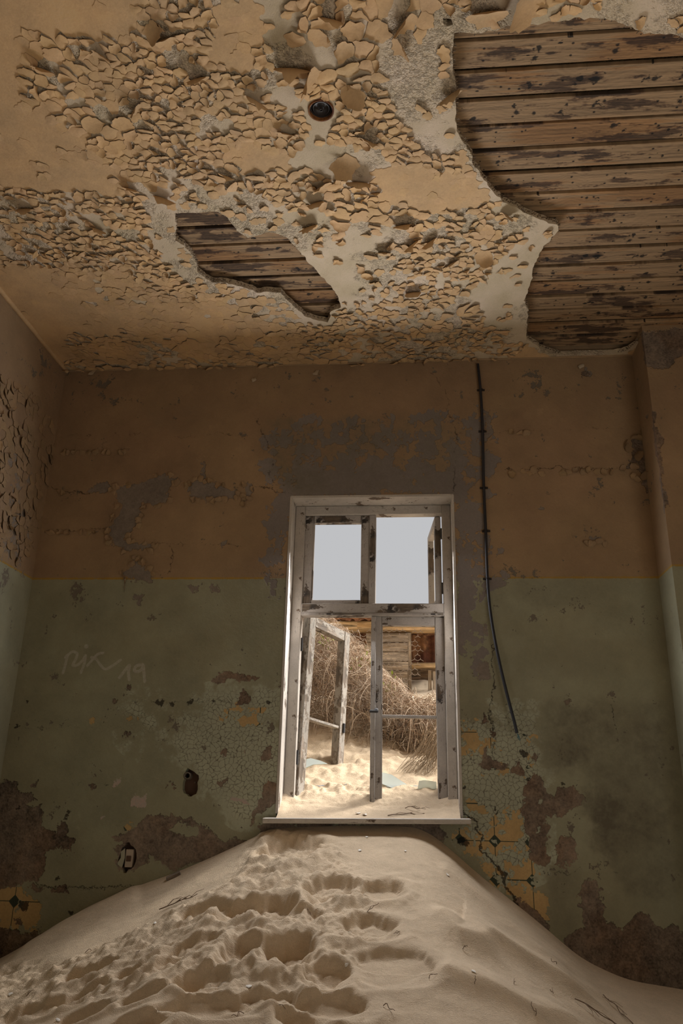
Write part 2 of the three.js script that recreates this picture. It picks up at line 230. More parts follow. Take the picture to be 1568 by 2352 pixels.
const GREY_PATCHES = [
  P(260, 1123, 321, 1108, 382, 1090, 403, 1099, 386, 1121, 384, 1151, 347, 1160, 319, 1156, 321, 1186, 308, 1221, 282, 1238, 299, 1249, 356, 1251, 347, 1260, 304, 1264, 278, 1264, 258, 1251, 247, 1212, 269, 1186, 278, 1160, 262, 1134),
  P(427, 1121, 451, 1104, 490, 1110, 512, 1121, 546, 1121, 538, 1147, 477, 1145, 442, 1143), P(556, 1122, 574, 1112, 572, 1146, 560, 1148),
  P(299, 1303, 312, 1281, 330, 1294, 347, 1320, 343, 1342, 321, 1336, 282, 1320), P(421, 1342, 460, 1344, 455, 1362, 438, 1359), P(481, 1340, 505, 1346, 501, 1359, 484, 1357), P(304, 1364, 328, 1362, 325, 1392, 317, 1392, 314, 1376, 303, 1376), P(200, 1122, 252, 1114, 258, 1126, 225, 1136), P(460, 1062, 470, 1066, 472, 1092, 480, 1105, 466, 1104), P(508, 1250, 528, 1246, 526, 1258, 512, 1260),
  P(1352, 1236, 1392, 1234, 1378, 1244, 1356, 1242), P(1236, 1168, 1246, 1172, 1244, 1178, 1237, 1177), P(1100, 1430, 1116, 1436, 1114, 1452, 1104, 1448), P(1092, 1536, 1100, 1516, 1114, 1520, 1120, 1556, 1094, 1562),
  P(1112, 930, 1130, 960, 1128, 990, 1118, 1000), P(1340, 845, 1352, 842, 1356, 862, 1344, 866),
];
const BROWN_PATCHES = [
  P(-60, 1795, 39, 1799, 43, 1819, 78, 1823, 85, 1838, 52, 1842, 65, 1858, 95, 1845, 102, 1866, 91, 1901, 126, 1908, 139, 1884, 156, 1888, 158, 1916, 176, 1923, 165, 1949, 130, 1949, 102, 1966, 104, 1988, 91, 2027, 65, 2031, 26, 2042, -60, 2027),
  P(260, 1918, 286, 1910, 312, 1892, 347, 1866, 369, 1875, 386, 1879, 395, 1866, 412, 1879, 434, 1875, 455, 1888, 481, 1910, 516, 1929, 538, 1918, 564, 1927, 600, 1925, 560, 1975, 500, 1990, 477, 1977, 434, 1986, 390, 1994, 364, 1983, 334, 1970, 312, 2001, 278, 2003, 265, 1962),
  P(607, 1793, 640, 1793, 640, 1836, 607, 1862, 568, 1892, 586, 1853, 601, 1832), P(486, 1563, 503, 1548, 529, 1537, 555, 1550, 594, 1550, 581, 1561, 538, 1565, 503, 1569), P(538, 1617, 555, 1582, 581, 1606, 568, 1621), P(603, 1722, 622, 1712, 626, 1745, 606, 1748),
  P(1203, 1792, 1225, 1774, 1246, 1792, 1254, 1817, 1275, 1832, 1279, 1810, 1326, 1806, 1355, 1846, 1322, 1864, 1279, 1875, 1239, 1879, 1264, 1897, 1257, 1926, 1261, 1984, 1254, 1993, 1221, 1980, 1217, 1948, 1210, 1915, 1199, 1904, 1203, 1879, 1192, 1868, 1206, 1850, 1196, 1814),
  P(1272, 1940, 1286, 1922, 1326, 1928, 1319, 1977, 1290, 1989, 1268, 1980, 1283, 1966),
  P(1348, 2027, 1369, 2022, 1377, 2071, 1391, 2114, 1435, 2131, 1464, 2100, 1500, 2100, 1522, 2132, 1543, 2111, 1568, 2143, 1640, 2160, 1640, 2330, 1250, 2330, 1300, 2143, 1337, 2132, 1333, 2096, 1348, 2067, 1326, 2060),
  P(1101, 1748, 1112, 1735, 1118, 1701, 1124, 1735, 1140, 1746, 1163, 1752, 1159, 1770, 1116, 1776, 1105, 1770), P(1172, 1765, 1190, 1755, 1204, 1768, 1198, 1784, 1180, 1782),
  P(590, 1890, 1008, 1890, 1014, 1912, 1022, 1932, 1004, 1928, 985, 1960, 600, 1960), P(1190, 2060, 1225, 2080, 1262, 2130, 1250, 2170, 1180, 2110), P(120, 2040, 150, 2033, 152, 2052, 126, 2056), P(76, 2036, 100, 2040, 92, 2048, 78, 2046), P(30, 2110, 50, 2106, 52, 2124, 34, 2126),
  P(78, 1794, 88, 1796, 84, 1808, 74, 1806), P(505, 1800, 530, 1794, 532, 1802, 512, 1812), P(-60, 2140, 60, 2135, 110, 2160, 60, 2200, -60, 2230), P(380, 1800, 392, 1802, 402, 1808, 400, 1816),
];
BROWN_PATCHES.push(P(1446, 1004, 1470, 996, 1484, 1030, 1492, 1078, 1474, 1090, 1454, 1074, 1438, 1076, 1448, 1040), P(1330, 855, 1352, 850, 1350, 866, 1336, 868), P(1470, 1100, 1486, 1096, 1494, 1130, 1484, 1136));
const GREEN_LEFT_ON = [P(386, 1910, 403, 1888, 455, 1892, 460, 1920, 434, 1916), P(262, 1930, 278, 1926, 276, 1946, 262, 1944), P(1236, 1832, 1246, 1838, 1240, 1848, 1234, 1842), P(1231, 1895, 1238, 1900, 1236, 1912, 1230, 1908)];
const win = [-0.757, 0.243, 0.97, 2.79];    // the opening: left, right, bottom, top
const backMasks = {
  brown: maskOf(X0, (d) => { for (const p of BROWN_PATCHES) d.poly(p); for (const p of GREEN_LEFT_ON) d.poly(p, 0); for (const [x, y] of [[217, 1801], [1118, 1650], [1130, 1680], [293, 1580], [270, 1612], [1307, 1612], [288, 1684], [512, 1728], [15, 1665], [1229, 1742]]) { const q = W(x, y); d.disc(q[0], q[1], 0.016); } }, 1),
  grey: maskOf(X0, (d) => { for (const p of GREY_PATCHES) d.poly(p); }, 1),
  skim: maskOf(X0, (d) => { d.poly(P(585, 985, 700, 960, 1000, 950, 1090, 960, 1130, 1000, 1125, 1330, 1110, 1560, 1056, 1600, 1045, 1140, 668, 1145, 640, 1420, 600, 1330, 600, 1140), 0.5); d.poly(P(630, 1150, 700, 1080, 1050, 1080, 1075, 1200, 1080, 1440, 1052, 1500, 1042, 1140, 668, 1145, 648, 1350), 0.8); d.poly(P(1100, 920, 1145, 960, 1150, 1060, 1110, 1100), 0.55); d.poly(P(1125, 1180, 1170, 1240, 1170, 1340, 1125, 1360), 0.55); }, 9),
  old: maskOf(X0, (d) => { d.poly(P(480, 1630, 560, 1612, 612, 1610, 610, 1672, 560, 1668, 510, 1660), 0.66); d.poly(P(140, 1630, 310, 1640, 305, 1662, 150, 1656), 0.3); d.poly(P(-60, 2010, 65, 2040, 92, 2080, 82, 2130, -60, 2150), 0.9); d.poly(P(1060, 1880, 1110, 1830, 1215, 1850, 1230, 1960, 1258, 2050, 1262, 2150, 1180, 2080, 1100, 2010, 1030, 1940), 0.4); d.poly(P(1110, 1905, 1175, 1905, 1180, 1960, 1110, 1960), 0.66); d.poly(P(1165, 2000, 1254, 1995, 1258, 2120, 1195, 2090), 0.85); d.poly(P(1180, 1660, 1235, 1660, 1230, 1720, 1185, 1720), 0.34); d.poly(P(1060, 1640, 1235, 1700, 1230, 1860, 1060, 1860), 0.22); d.poly(P(1068, 1830, 1100, 1850, 1095, 1890, 1062, 1880), 0.5); for (const [x, y, r] of [[1136, 1932, 17], [1209, 2003, 15], [1210, 2078, 16], [1067, 1933, 9], [1135, 2007, 10]]) d.poly(P(x - 2 * r, y, x, y - 2 * r, x + 2 * r, y, x, y + 2 * r), 1); d.poly(P(1115, 1752, 1172, 1756, 1168, 1776, 1112, 1778), 1); d.poly(P(270, 1890, 320, 1882, 310, 1925, 275, 1925), 0.4); }, 6),
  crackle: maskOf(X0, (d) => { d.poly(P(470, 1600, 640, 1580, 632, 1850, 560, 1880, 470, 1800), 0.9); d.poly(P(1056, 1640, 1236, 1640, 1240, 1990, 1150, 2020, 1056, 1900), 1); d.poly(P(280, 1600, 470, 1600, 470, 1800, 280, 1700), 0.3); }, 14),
  dirt: maskOf(X0, (d) => { d.poly(P(1238, 1618, 1545, 1618, 1556, 1800, 1420, 1860, 1330, 1760, 1244, 1760), 0.75); d.poly(P(1380, 1618, 1548, 1618, 1560, 2080, 1440, 2060, 1350, 1900), 0.65); d.poly(P(1245, 1980, 1330, 1990, 1320, 2160, 1262, 2140), 0.4); d.poly(P(1170, 1325, 1440, 1322, 1400, 1390, 1250, 1400, 1180, 1380), 0.35); d.poly(P(600, 960, 1090, 960, 1085, 1130, 660, 1135, 610, 1050), 0.5); d.poly(P(30, 1600, 285, 1600, 285, 1612, 30, 1612), 0.5); d.poly(P(240, 1690, 300, 1690, 300, 1600, 285, 1600), 0.12); d.poly(P(330, 930, 480, 920, 460, 985, 340, 980), 0.25); d.poly(P(1180, 1480, 1420, 1480, 1380, 1560, 1200, 1560), 0.22); }, 8),
  cracks: maskOf(X0, (d) => {
    const L = (w, ...a) => d.line(P(...a), w);
    L(0.004, 117, 1123, 150, 1126, 208, 1132); L(0.003, 100, 1220, 175, 1219, 247, 1216); L(0.002, 134, 1036, 210, 1033, 299, 1034); L(0.0016, 140, 999, 400, 997, 620, 995); L(0.0016, 1130, 988, 1300, 985, 1460, 982); L(0.003, 1165, 1079, 1260, 1076, 1380, 1074, 1436, 1075); L(0.002, 356, 1250, 440, 1249, 560, 1256);
    L(0.0025, 555, 904, 570, 930, 582, 950, 606, 990, 624, 1043, 625, 1129); L(0.0025, 985, 850, 1000, 869, 1023, 895, 1042, 980, 1048, 1056, 1048, 1133); L(0.003, 581, 1121, 630, 1130, 668, 1138); L(0.003, 395, 1250, 400, 1270, 385, 1310);
    L(0.0035, 87, 2036, 170, 2042, 230, 2038, 300, 2041, 369, 2037); L(0.002, 300, 1614, 420, 1612, 630, 1616); L(0.002, 150, 1799, 250, 1801); L(0.0018, 60, 1672, 280, 1670);
    L(0.009, 1057, 1857, 1078, 1876, 1098, 1888, 1102, 1920, 1100, 1950, 1118, 1972, 1140, 1990); L(0.014, 1140, 1990, 1165, 2035, 1185, 2060, 1195, 2085); L(0.004, 1128, 1480, 1130, 1600, 1134, 1745); L(0.003, 1410, 1618, 1414, 1698); L(0.002, 1118, 1618, 1236, 1616); L(0.0015, 1060, 1700, 1230, 1735);
    L(0.003, 1118, 1708, 1112, 1690); L(0.002, 1230, 2010, 1300, 2004, 1420, 2002); for (const [x, y, w] of [[372, 1614, 7], [400, 1616, 5], [436, 1613, 8], [495, 1617, 5], [620, 1616, 6], [1066, 1932, 9], [1066, 1936, 8], [52, 2079, 10], [150, 1880, 5], [152, 1872, 4], [130, 2012, 4], [235, 2090, 6], [163, 2096, 5], [38, 1852, 4], [65, 1610, 4], [41, 1670, 4], [10, 1668, 5], [1132, 1855, 5], [1140, 1864, 4], [1196, 1724, 6], [1202, 1730, 5], [1208, 1790, 4], [1296, 1800, 5], [1068, 1812, 4]]) { const q = W(x, y); d.poly([0, 1, 2, 3, 4, 5].map((k) => { const r = w * 0.0021 * (0.6 + 0.8 * hash2(x, y, k)); return [q[0] + Math.cos(k * 1.047) * r * 1.3, q[1] + Math.sin(k * 1.047) * r]; })); }
  }, 0),
  line: maskOf(X0, (d) => d.poly(P(620, 1300, 1125, 1300, 1125, 1360, 620, 1360)), 4),
  chalk: maskOf(X0, (d) => {
    const S = (w, ...a) => { const p = []; for (let i = 0; i < a.length; i += 2) p.push([a[i], a[i + 1], 0]); d.line(curve(p, p.length * 6).map((q) => W(q[0] * 0.4337, 1450 + q[1] * 0.4337)), w); };
    S(0.015, 333, 220, 345, 180, 355, 128, 346, 138); S(0.015, 346, 138, 385, 108, 408, 118, 400, 150, 385, 180, 410, 178, 440, 150, 452, 128); S(0.015, 452, 128, 448, 165, 428, 218); { const q = W(457 * 0.4337, 1450 + 80 * 0.4337); d.disc(q[0], q[1], 0.012); }
    S(0.014, 462, 182, 490, 150, 520, 120, 546, 114); S(0.014, 484, 138, 508, 146, 530, 176, 556, 200, 592, 184, 638, 152);
    S(0.016, 632, 245, 655, 215, 685, 180, 680, 215, 684, 256); S(0.016, 755, 176, 720, 185, 712, 208, 735, 212, 756, 190, 758, 180, 762, 220, 766, 266);
  }, 0),
  pink: maskOf(X0, (d) => { d.poly(P(302, 1828, 331, 1824, 333, 1840, 330, 1852, 300, 1850)); d.poly(P(262, 1790, 278, 1790, 276, 1803, 262, 1804)); d.poly(P(536, 1838, 570, 1836, 572, 1846, 536, 1848)); d.poly(P(228, 1882, 238, 1880, 237, 1888, 228, 1888)); }, 0),
  tile: W(1136, 1932), tiles: true,
};
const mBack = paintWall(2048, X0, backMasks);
const mSideWall = paintWall(1024, 0, { brown: maskOf(0, (d) => { for (let k = 0; k < 14; k++) d.disc(3.8 * hash2(k, 1, 9), 0.15 + 0.5 * hash2(k, 2, 9), 0.05 + 0.1 * hash2(k, 3, 9)); d.poly([[1.36, 3.52], [1.5, 3.46], [1.62, 3.6], [1.78, 3.55], [1.82, 3.75], [1.36, 3.75]]); d.poly([[1.37, 2.55], [1.41, 2.6], [1.40, 2.8], [1.43, 2.9], [1.405, 3.2], [1.375, 3.2]]); d.poly([[1.6, 3.28], [1.85, 3.3], [1.84, 3.34], [1.62, 3.31]]); }), grey: maskOf(0, (d) => { d.poly([[0.05, 2.2], [0.5, 2.25], [0.6, 2.7], [0.45, 3.1], [0.12, 2.9]], 0.46); }, 10), skim: none, old: none, crackle: none, dirt: none, cracks: none, line: none, chalk: none, pink: none, tile: [0, 0] });

// ---------------------------------------------------------------- the room shell
const wallBack = structure(group('wall_back'), 'ochre over green plaster wall with a tall window and patches of bare plaster');
{ // window wall, 0.34 m thick
  const s = new THREE.Shape([[X0, 0], [2.45, 0], [2.45, H + 0.25], [X0, H + 0.25]].map((p) => new THREE.Vector2(...p)));
  s.holes.push(new THREE.Path([[win[0], win[2] - 0.04], [win[0], win[3]], [win[1], win[3]], [win[1], win[2] - 0.04]].map((p) => new THREE.Vector2(...p))));
  for (const [px, py, r] of [[438, 1797, 0.062], [290, 1971, 0.06]]) { const q = W(px, py), h = []; for (let k = 0; k < 22; k++) { const a = -k / 22 * 6.2832, rr = r * (0.75 + 0.5 * vnoise(Math.cos(a) * 2 + 9, Math.sin(a) * 2 + px, 4)); h.push(new THREE.Vector2(q[0] + Math.cos(a) * rr * (r > 0.055 ? 0.8 : 0.85), q[1] + Math.sin(a) * rr * 1.15)); } s.holes.push(new THREE.Path(h)); }
  const g = new THREE.ExtrudeGeometry(s, { depth: 0.05, bevelEnabled: false }); g.translate(0, 0, -0.05);
  const g2 = new THREE.ExtrudeGeometry((() => { const t = new THREE.Shape(s.getPoints()); t.holes.push(s.holes[0]); return t; })(), { depth: 0.27, bevelEnabled: false }); g2.translate(0, 0, -0.3205);
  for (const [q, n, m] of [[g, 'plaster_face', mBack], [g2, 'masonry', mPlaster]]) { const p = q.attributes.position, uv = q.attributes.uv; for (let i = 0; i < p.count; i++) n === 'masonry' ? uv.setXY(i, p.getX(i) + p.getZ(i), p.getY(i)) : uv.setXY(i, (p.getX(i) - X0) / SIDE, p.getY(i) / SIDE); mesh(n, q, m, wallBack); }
}
function planeUV(g, f) { const p = g.attributes.position, n = g.attributes.normal, uv = new Float32Array(p.count * 2); for (let i = 0; i < p.count; i++) { const q = f(p.getX(i), p.getY(i), p.getZ(i), n); uv[2 * i] = q[0]; uv[2 * i + 1] = q[1]; } g.setAttribute('uv', new THREE.BufferAttribute(uv, 2)); return g; }
function slab(name, x0, x1, y0, y1, z0, z1, mat, parent, f) { const g = new THREE.BoxGeometry(x1 - x0, y1 - y0, z1 - z0); g.translate((x0 + x1) / 2, (y0 + y1) / 2, (z0 + z1) / 2); planeUV(g, f); return mesh(name, g, mat, parent); }
const LX = -2.343, RX = 1.397, PZ = 0.25, RW = 2.42, BZ = 6.6;
const wallLeft = structure(group('wall_left'), 'ochre over green plaster wall on the left, its paint peeling beside the corner');
const uvZ = (x, y, z) => [Math.abs(z) / SIDE % 1, y / SIDE];
// an opening is added in each side wall, out of view, for the fill
for (const [w, xa, xb] of [[wallLeft, LX - 0.3, LX], [structure(group('wall_right'), 'dark plaster wall on the right with a projecting pier'), RW, RW + 0.3]]) {
  slab('plaster_panel', xa, xb, 0, H + 0.25, w === wallLeft ? 0 : PZ, 2.5, mSideWall, w, uvZ); slab('plaster_panel', xa, xb, 0, H + 0.25, 4.6, BZ, mSideWall, w, uvZ); slab('lintel', xa, xb, 2.05, H + 0.25, 2.5, 4.6, mSideWall, w, uvZ);
  if (w !== wallLeft) slab('pier', RX, RW + 0.3, 0, H + 0.25, 0, PZ, mSideWall, w, (x, y, z, n) => [(x - RX + z) / SIDE + 0.3, y / SIDE]);
}
const wallRight = scene.getObjectByName('wall_right');
structure(slab('wall_rear', LX - 0.3, RW + 0.3, 0, H + 0.25, BZ, BZ + 0.3, mSideWall, null, (x, y) => [((x + 3) / 6), y / SIDE]), 'plain ochre over green wall behind the viewer');
structure(slab('floor', LX - 0.3, RW + 0.3, -0.2, 0.0, -0.3, BZ + 0.3, mPlaster, null, (x, y, z) => [x, z]), 'sand-covered floor under the drift');
structure(slab('roof', LX - 0.5, RW + 0.5, H + 0.25, H + 0.35, -0.6, BZ + 0.4, mPlaster, null, (x, y, z) => [x, z]), 'roof deck above the ceiling boards');

// ---------------------------------------------------------------- the ceiling: boards, plaster with two holes, peeling paint
const ceiling = structure(group('ceiling'), 'ochre ceiling with curling paint, holed plaster and bare boards above');
const HOLE_A = ragged(polyOf(C, [1043, 76, 1041, 130, 1046, 200, 1050, 300, 1075, 340, 1095, 390, 1120, 425, 1150, 460, 1190, 480, 1240, 505, 1260, 512, 1281, 515, 1282, 530, 1262, 555, 1248, 565, 1235, 590, 1222, 625, 1216, 660, 1205, 690, 1210, 705, 1212, 745, 1206, 778, 1240, 800, 1290, 818, 1340, 822, 1400, 816, 1440, 806, 1468, 786, 1476, 768, 1700, 762, 1700, 95, 1568, 88, 1540, 80, 1480, 76, 1440, 58, 1400, 47, 1330, 43, 1260, 52, 1200, 58, 1150, 64, 1130, 72]), 0.018, 0.011, 3);
const HOLE_B = ragged(polyOf(C, [402, 490, 500, 487, 520, 500, 545, 530, 570, 548, 590, 540, 615, 532, 640, 538, 665, 550, 690, 580, 712, 605, 740, 635, 765, 665, 778, 680, 782, 705, 758, 715, 752, 740, 730, 738, 700, 725, 680, 710, 660, 690, 645, 672, 620, 670, 590, 672, 560, 660, 540, 655, 520, 650, 490, 648, 472, 640, 455, 625, 452, 605, 440, 582, 420, 565, 402, 552, 404, 520]), 0.018, 0.010, 5);
const HOLE_C = ragged(polyOf(C, [1016, 42, 1036, 44, 1040, 58, 1028, 60, 1018, 54]), 0.012, 0.004, 7);
const SOCK = C(737, 252), HOLE_S = []; for (let k = 0; k < 28; k++) HOLE_S.push([SOCK[0] + 0.052 * Math.cos(-k / 28 * 6.2832), SOCK[1] + 0.052 * Math.sin(-k / 28 * 6.2832)]);
const HOLES = [HOLE_A, HOLE_B, HOLE_C, HOLE_S];
{
  const s = new THREE.Shape([[LX, 0], [RW, 0], [RW, BZ], [LX, BZ]].map((p) => new THREE.Vector2(...p)));
  for (const h of HOLES) s.holes.push(new THREE.Path(h.map((p, i) => new THREE.Vector2(clamp(p[0], LX + 0.01, RW - 0.02 - 0.0003 * i), Math.max(0.02 + 0.0004 * (i % 5), p[1])))));
  const g = new THREE.ExtrudeGeometry(s, { depth: 0.034, bevelEnabled: false }); g.rotateX(Math.PI / 2); g.translate(0, H + 0.034, 0);
  planeUV(g, (x, y, z) => [x + y, z + y]); mesh('plaster_sheet', g, mPlaster, ceiling);
  const far = slab('paint_sheet', LX, RW, H - 0.0015, H + 0.002, 3.1, BZ, mPaint, ceiling, (x, y, z) => [x, z]); far.geometry.setAttribute('color', new THREE.BufferAttribute(new Float32Array(72).fill(1), 3));
  for (let k = 0; k < 24; k++) { // boards, one by one; their joints stand open a little
    const z1 = 0.307 + 0.1395 * k - 0.279, w = 0.1395 - 0.018 - 0.005 * hash2(k, 3), y = H + 0.054 + 0.007 * hash2(k, 1);
    const q = new RoundedBoxGeometry(RW - LX, 0.02, w, 1, 0.003); const p = q.attributes.position, n = q.attributes.normal, uv = new Float32Array(p.count * 2), o = hash2(k, 8) * 3;
    for (let i = 0; i < p.count; i++) { const e = clamp(p.getZ(i) / w + 0.5, 0.02, 0.98); uv[2 * i] = (p.getX(i)) / 1.35 + o; uv[2 * i + 1] = ((k * 3) % 8 + e) / 8 + (Math.abs(n.getZ(i)) > 0.7 ? 0.004 * p.getY(i) : 0); }
    q.setAttribute('uv', new THREE.BufferAttribute(uv, 2)); const m = mesh('plank', q, mBoard, ceiling); m.position.set((LX + RW) / 2, y + 0.01, z1 + 0.07); m.rotation.y = (hash2(k, 5) - 0.5) * 0.003; m.rotation.x = (hash2(k, 6) - 0.5) * 0.07;
  }
}
{ // ends of the reed mat that carried the plaster, along the broken edges
  const b = new MB(), R = rng(41); for (const h of [HOLE_A, HOLE_B]) for (let i = 0; i < h.length; i++) { const p = h[i], q = h[(i + 1) % h.length], L = Math.hypot(q[0] - p[0], q[1] - p[1]); if (p[1] < 0.03 || p[0] > 2) continue; let nx = -(q[1] - p[1]) / L, ny = (q[0] - p[0]) / L; if (!inside(h, p[0] + nx * 0.012, p[1] + ny * 0.012)) { nx = -nx; ny = -ny; }
    for (let t = 0; t < L; t += 0.0085) { if (R() < 0.25) continue; const x = p[0] + (q[0] - p[0]) * t / L, z = p[1] + (q[1] - p[1]) * t / L, l = 0.004 + 0.016 * R() * R(), y = H + 0.006 + 0.02 * R(), c = 0.5 + 0.7 * R(); b.tube([[x - nx * 0.006, y, z - ny * 0.006], [x + nx * l, y - 0.002 * R(), z + ny * l + 0.003 * (R() - 0.5)]], 0.0026, 0.0022, 5, [0.2 * c, 0.14 * c, 0.085 * c]); } }
  const m = mesh('reed_ends', b.geo(), std({ vertexColors: true }), ceiling); m.userData.kind = 'stuff';
}
// curling paint: cells of a jittered Voronoi pattern. flat cells join into a sheet; active cells shrink, tilt, bulge or cup; lost cells bare the plaster
function peel({ u0, u1, v0, v1, s, seed, place, state, bias = [0, 1], sheet, flakes, keep = 300, vertex = OCHRE }) {
  const R = rng(seed), pts = [], nu = Math.ceil((u1 - u0) / s), nv = Math.ceil((v1 - v0) / s), G = new Map(), key = (i, j) => i * 5000 + j;
  for (let j = 0; j < nv; j++) for (let i = 0; i < nu; i++) { const u = u0 + (i + 0.5 + 0.5 * (j & 1) + (R() - 0.5) * 0.85) * s, v = v0 + (j + 0.5 + (R() - 0.5) * 0.85) * s, q = state(u, v), r = R(); if (q.size > 1 && r > 1 / (q.size * q.size)) continue; const k = key(Math.floor(u / s), Math.floor(v / s)); if (!G.has(k)) G.set(k, []); G.get(k).push(pts.length); pts.push([u, v, q]); }
  const big = [], small = new MB(), flat = new MB();
  pts.forEach(([u, v, q], id) => {
    if (q.skip) return;
    let poly = [[u - 3 * s, v - 3 * s, -1], [u + 3 * s, v - 3 * s, -1], [u + 3 * s, v + 3 * s, -1], [u - 3 * s, v + 3 * s, -1]];
    const ci = Math.floor(u / s), cj = Math.floor(v / s);
    for (let dj = -4; dj <= 4; dj++) for (let di = -4; di <= 4; di++) for (const n of G.get(key(ci + di, cj + dj)) ?? []) { if (n === id) continue; const [a, b] = pts[n], mx = (a + u) / 2, my = (b + v) / 2, nx = a - u, ny = b - v, out = [];
      for (let k = 0; k < poly.length; k++) { const A = poly[k], B = poly[(k + 1) % poly.length], da = (A[0] - mx) * nx + (A[1] - my) * ny, db = (B[0] - mx) * nx + (B[1] - my) * ny; if (da <= 0) out.push(A); if ((da <= 0) !== (db <= 0)) { const t = da / (da - db); out.push([A[0] + (B[0] - A[0]) * t, A[1] + (B[1] - A[1]) * t, da <= 0 ? n : A[2]]); } }
      poly = out; if (!poly.length) return; }
    // edge k runs from poly[k] and borders cell poly[k][2]
    const rim = [];
    for (let k = 0; k < poly.length; k++) { const A = poly[k], B = poly[(k + 1) % poly.length], n = A[2], L = Math.hypot(B[0] - A[0], B[1] - A[1]); rim.push([A[0], A[1]]); if (L < s * 0.28) continue;
      const lo = Math.min(id, n), hi = Math.max(id, n), parts = L > s * 0.7 ? 3 : 2, fw = id === lo; if (n < 0) continue; const ax = (pts[hi][0] - pts[lo][0]), ay = (pts[hi][1] - pts[lo][1]), al = Math.hypot(ax, ay);
      for (let t = 1; t < parts; t++) { const h = (hash2(lo, hi, fw ? t : parts - t) - 0.5) * L * 0.34, w = t / parts; rim.push([A[0] + (B[0] - A[0]) * w + ax / al * h, A[1] + (B[1] - A[1]) * w + ay / al * h]); } }
    if (HOLES.length && q.holes) for (const p of poly) for (const h of HOLES) if (inside(h, p[0], p[1])) return;
    let cx = 0, cy = 0; for (const p of rim) { cx += p[0]; cy += p[1]; } cx /= rim.length; cy /= rim.length; let rad = 0; for (const p of rim) rad += Math.hypot(p[0] - cx, p[1] - cy); rad /= rim.length;
    const lost = hash2(id, 1, seed) < q.miss; if (lost) return;
    const act = q.act + (hash2(id, 2, seed) - 0.5) * 0.3, tone = 0.94 + 0.12 * hash2(id, 4, seed);
    const col = [tone * (0.99 + 0.03 * hash2(id, 5, seed)), tone, tone * (1.04 - 0.1 * hash2(id, 6, seed))];
    if (act < 0.3) { if (!sheet) return; const c = flat.v(...place(cx, cy, 0.002), [1, 1, 1], cx, cy), b = rim.map((p) => flat.v(...place(p[0], p[1], 0.002), [1, 1, 1], p[0], p[1])); for (let k = 0; k < b.length; k++) flat.t(c, b[k], b[(k + 1) % b.length]);
      if (q.edge || act > 0.12) { const b2 = rim.map((p) => flat.v(...place(p[0], p[1], 0.002), col, p[0], p[1])), b3 = rim.map((p) => flat.v(...place(p[0], p[1], 0), col, p[0], p[1])); for (let k = 0; k < b.length; k++) { const l = (k + 1) % b.length; flat.t(b2[k], b3[k], b2[l]); flat.t(b2[l], b3[k], b3[l]); } } return; }
    const A = smooth(0.25, 1, act), kind = q.kind ?? hash2(id, 7, seed), sh = kind < 0.62, cup = !sh && kind < 0.84, spread = sh ? 2.0 : 4.4, th = Math.atan2(bias[1], bias[0]) + (hash2(id, 8, seed) - 0.5) * spread, dx = Math.cos(th), dy = Math.sin(th), Rm = Math.min(rad, 0.055), wild = 0.5 + hash2(id, 9, seed);
    // shingles: the near edge lifts off, the far edge stays tucked in; cups: all edges lift; curls: one side rolls away from the ceiling
    const shrink = sh ? 1.0 : cup ? 1 - 0.07 * A : 1 - 0.10 * A, K = sh ? -0.22 * A : cup ? 0.34 * A : 0.10 * A, T = (sh ? 0.34 : cup ? 0.2 : 0.85) * A * wild, off = sh ? 0.36 * A * wild : 0.04;
    const hgt = (p, ro) => { const e = ((p[0] - cx) * dx + (p[1] - cy) * dy) / rad, tilt = sh || cup ? e * T : Math.pow(Math.max(0, e + 0.6), 1.8) * T * 0.55; return 0.0022 + Math.max(0, Rm * (off + tilt + K * ro * ro + 0.10 * A * (fbm(p[0] * 45, p[1] * 45, 2, seed) - 0.5))); };
    const m = new MB(), rings = [0.42, 0.76, 1], pull = (p, ro, hh) => { const f = ro * shrink - (hh > 0.01 ? (hh - 0.01) * 1.1 * ro / rad : 0); return [cx + (p[0] - cx) * f, cy + (p[1] - cy) * f]; };
    const c0 = m.v(...place(cx, cy, hgt([cx, cy], 0)), col, cx, cy); let prev = null, last = null;
    for (const ro of rings) { last = rim.map((p) => { const q0 = [cx + (p[0] - cx) * ro, cy + (p[1] - cy) * ro], hh = hgt(q0, ro), z = pull(p, ro, hh); return [z[0], z[1], hh]; }); const ring = last.map((z) => m.v(...place(z[0], z[1], z[2]), col, z[0], z[1])); if (!prev) for (let k = 0; k < ring.length; k++) m.t(c0, ring[k], ring[(k + 1) % ring.length]); else for (let k = 0; k < ring.length; k++) { const l = (k + 1) % ring.length; m.t(prev[k], ring[k], prev[l]); m.t(prev[l], ring[k], ring[l]); } prev = ring; }
    const pale = [col[0] * 0.9, col[1] * 0.88, col[2] * 0.85], e1 = last.map((z) => m.v(...place(z[0], z[1], z[2]), pale, z[0], z[1])), e2 = last.map((z) => m.v(...place(z[0], z[1], Math.max(0.0002, z[2] - 0.0018)), pale, z[0], z[1]));  // edge colour darkened here, painting shade into the gaps between flakes
    for (let k = 0; k < e1.length; k++) { const l = (k + 1) % e1.length; m.t(e1[k], e2[k], e1[l]); m.t(e1[l], e2[k], e2[l]); }
    big.push([rad * (0.6 + A), m]);
  });
  big.sort((a, b) => b[0] - a[0]); const all = [];
  big.forEach(([, m], k) => { if (k < keep) { flakes(m.geo(), false); return; } const o = small.p.length / 3; for (const x of m.p) small.p.push(x); for (const x of m.c) small.c.push(x); for (const x of m.u) small.u.push(x); for (const x of m.i) small.i.push(x + o); });
  if (small.p.length) flakes(small.geo(), true);
  if (sheet && flat.p.length) sheet(flat.geo());
}
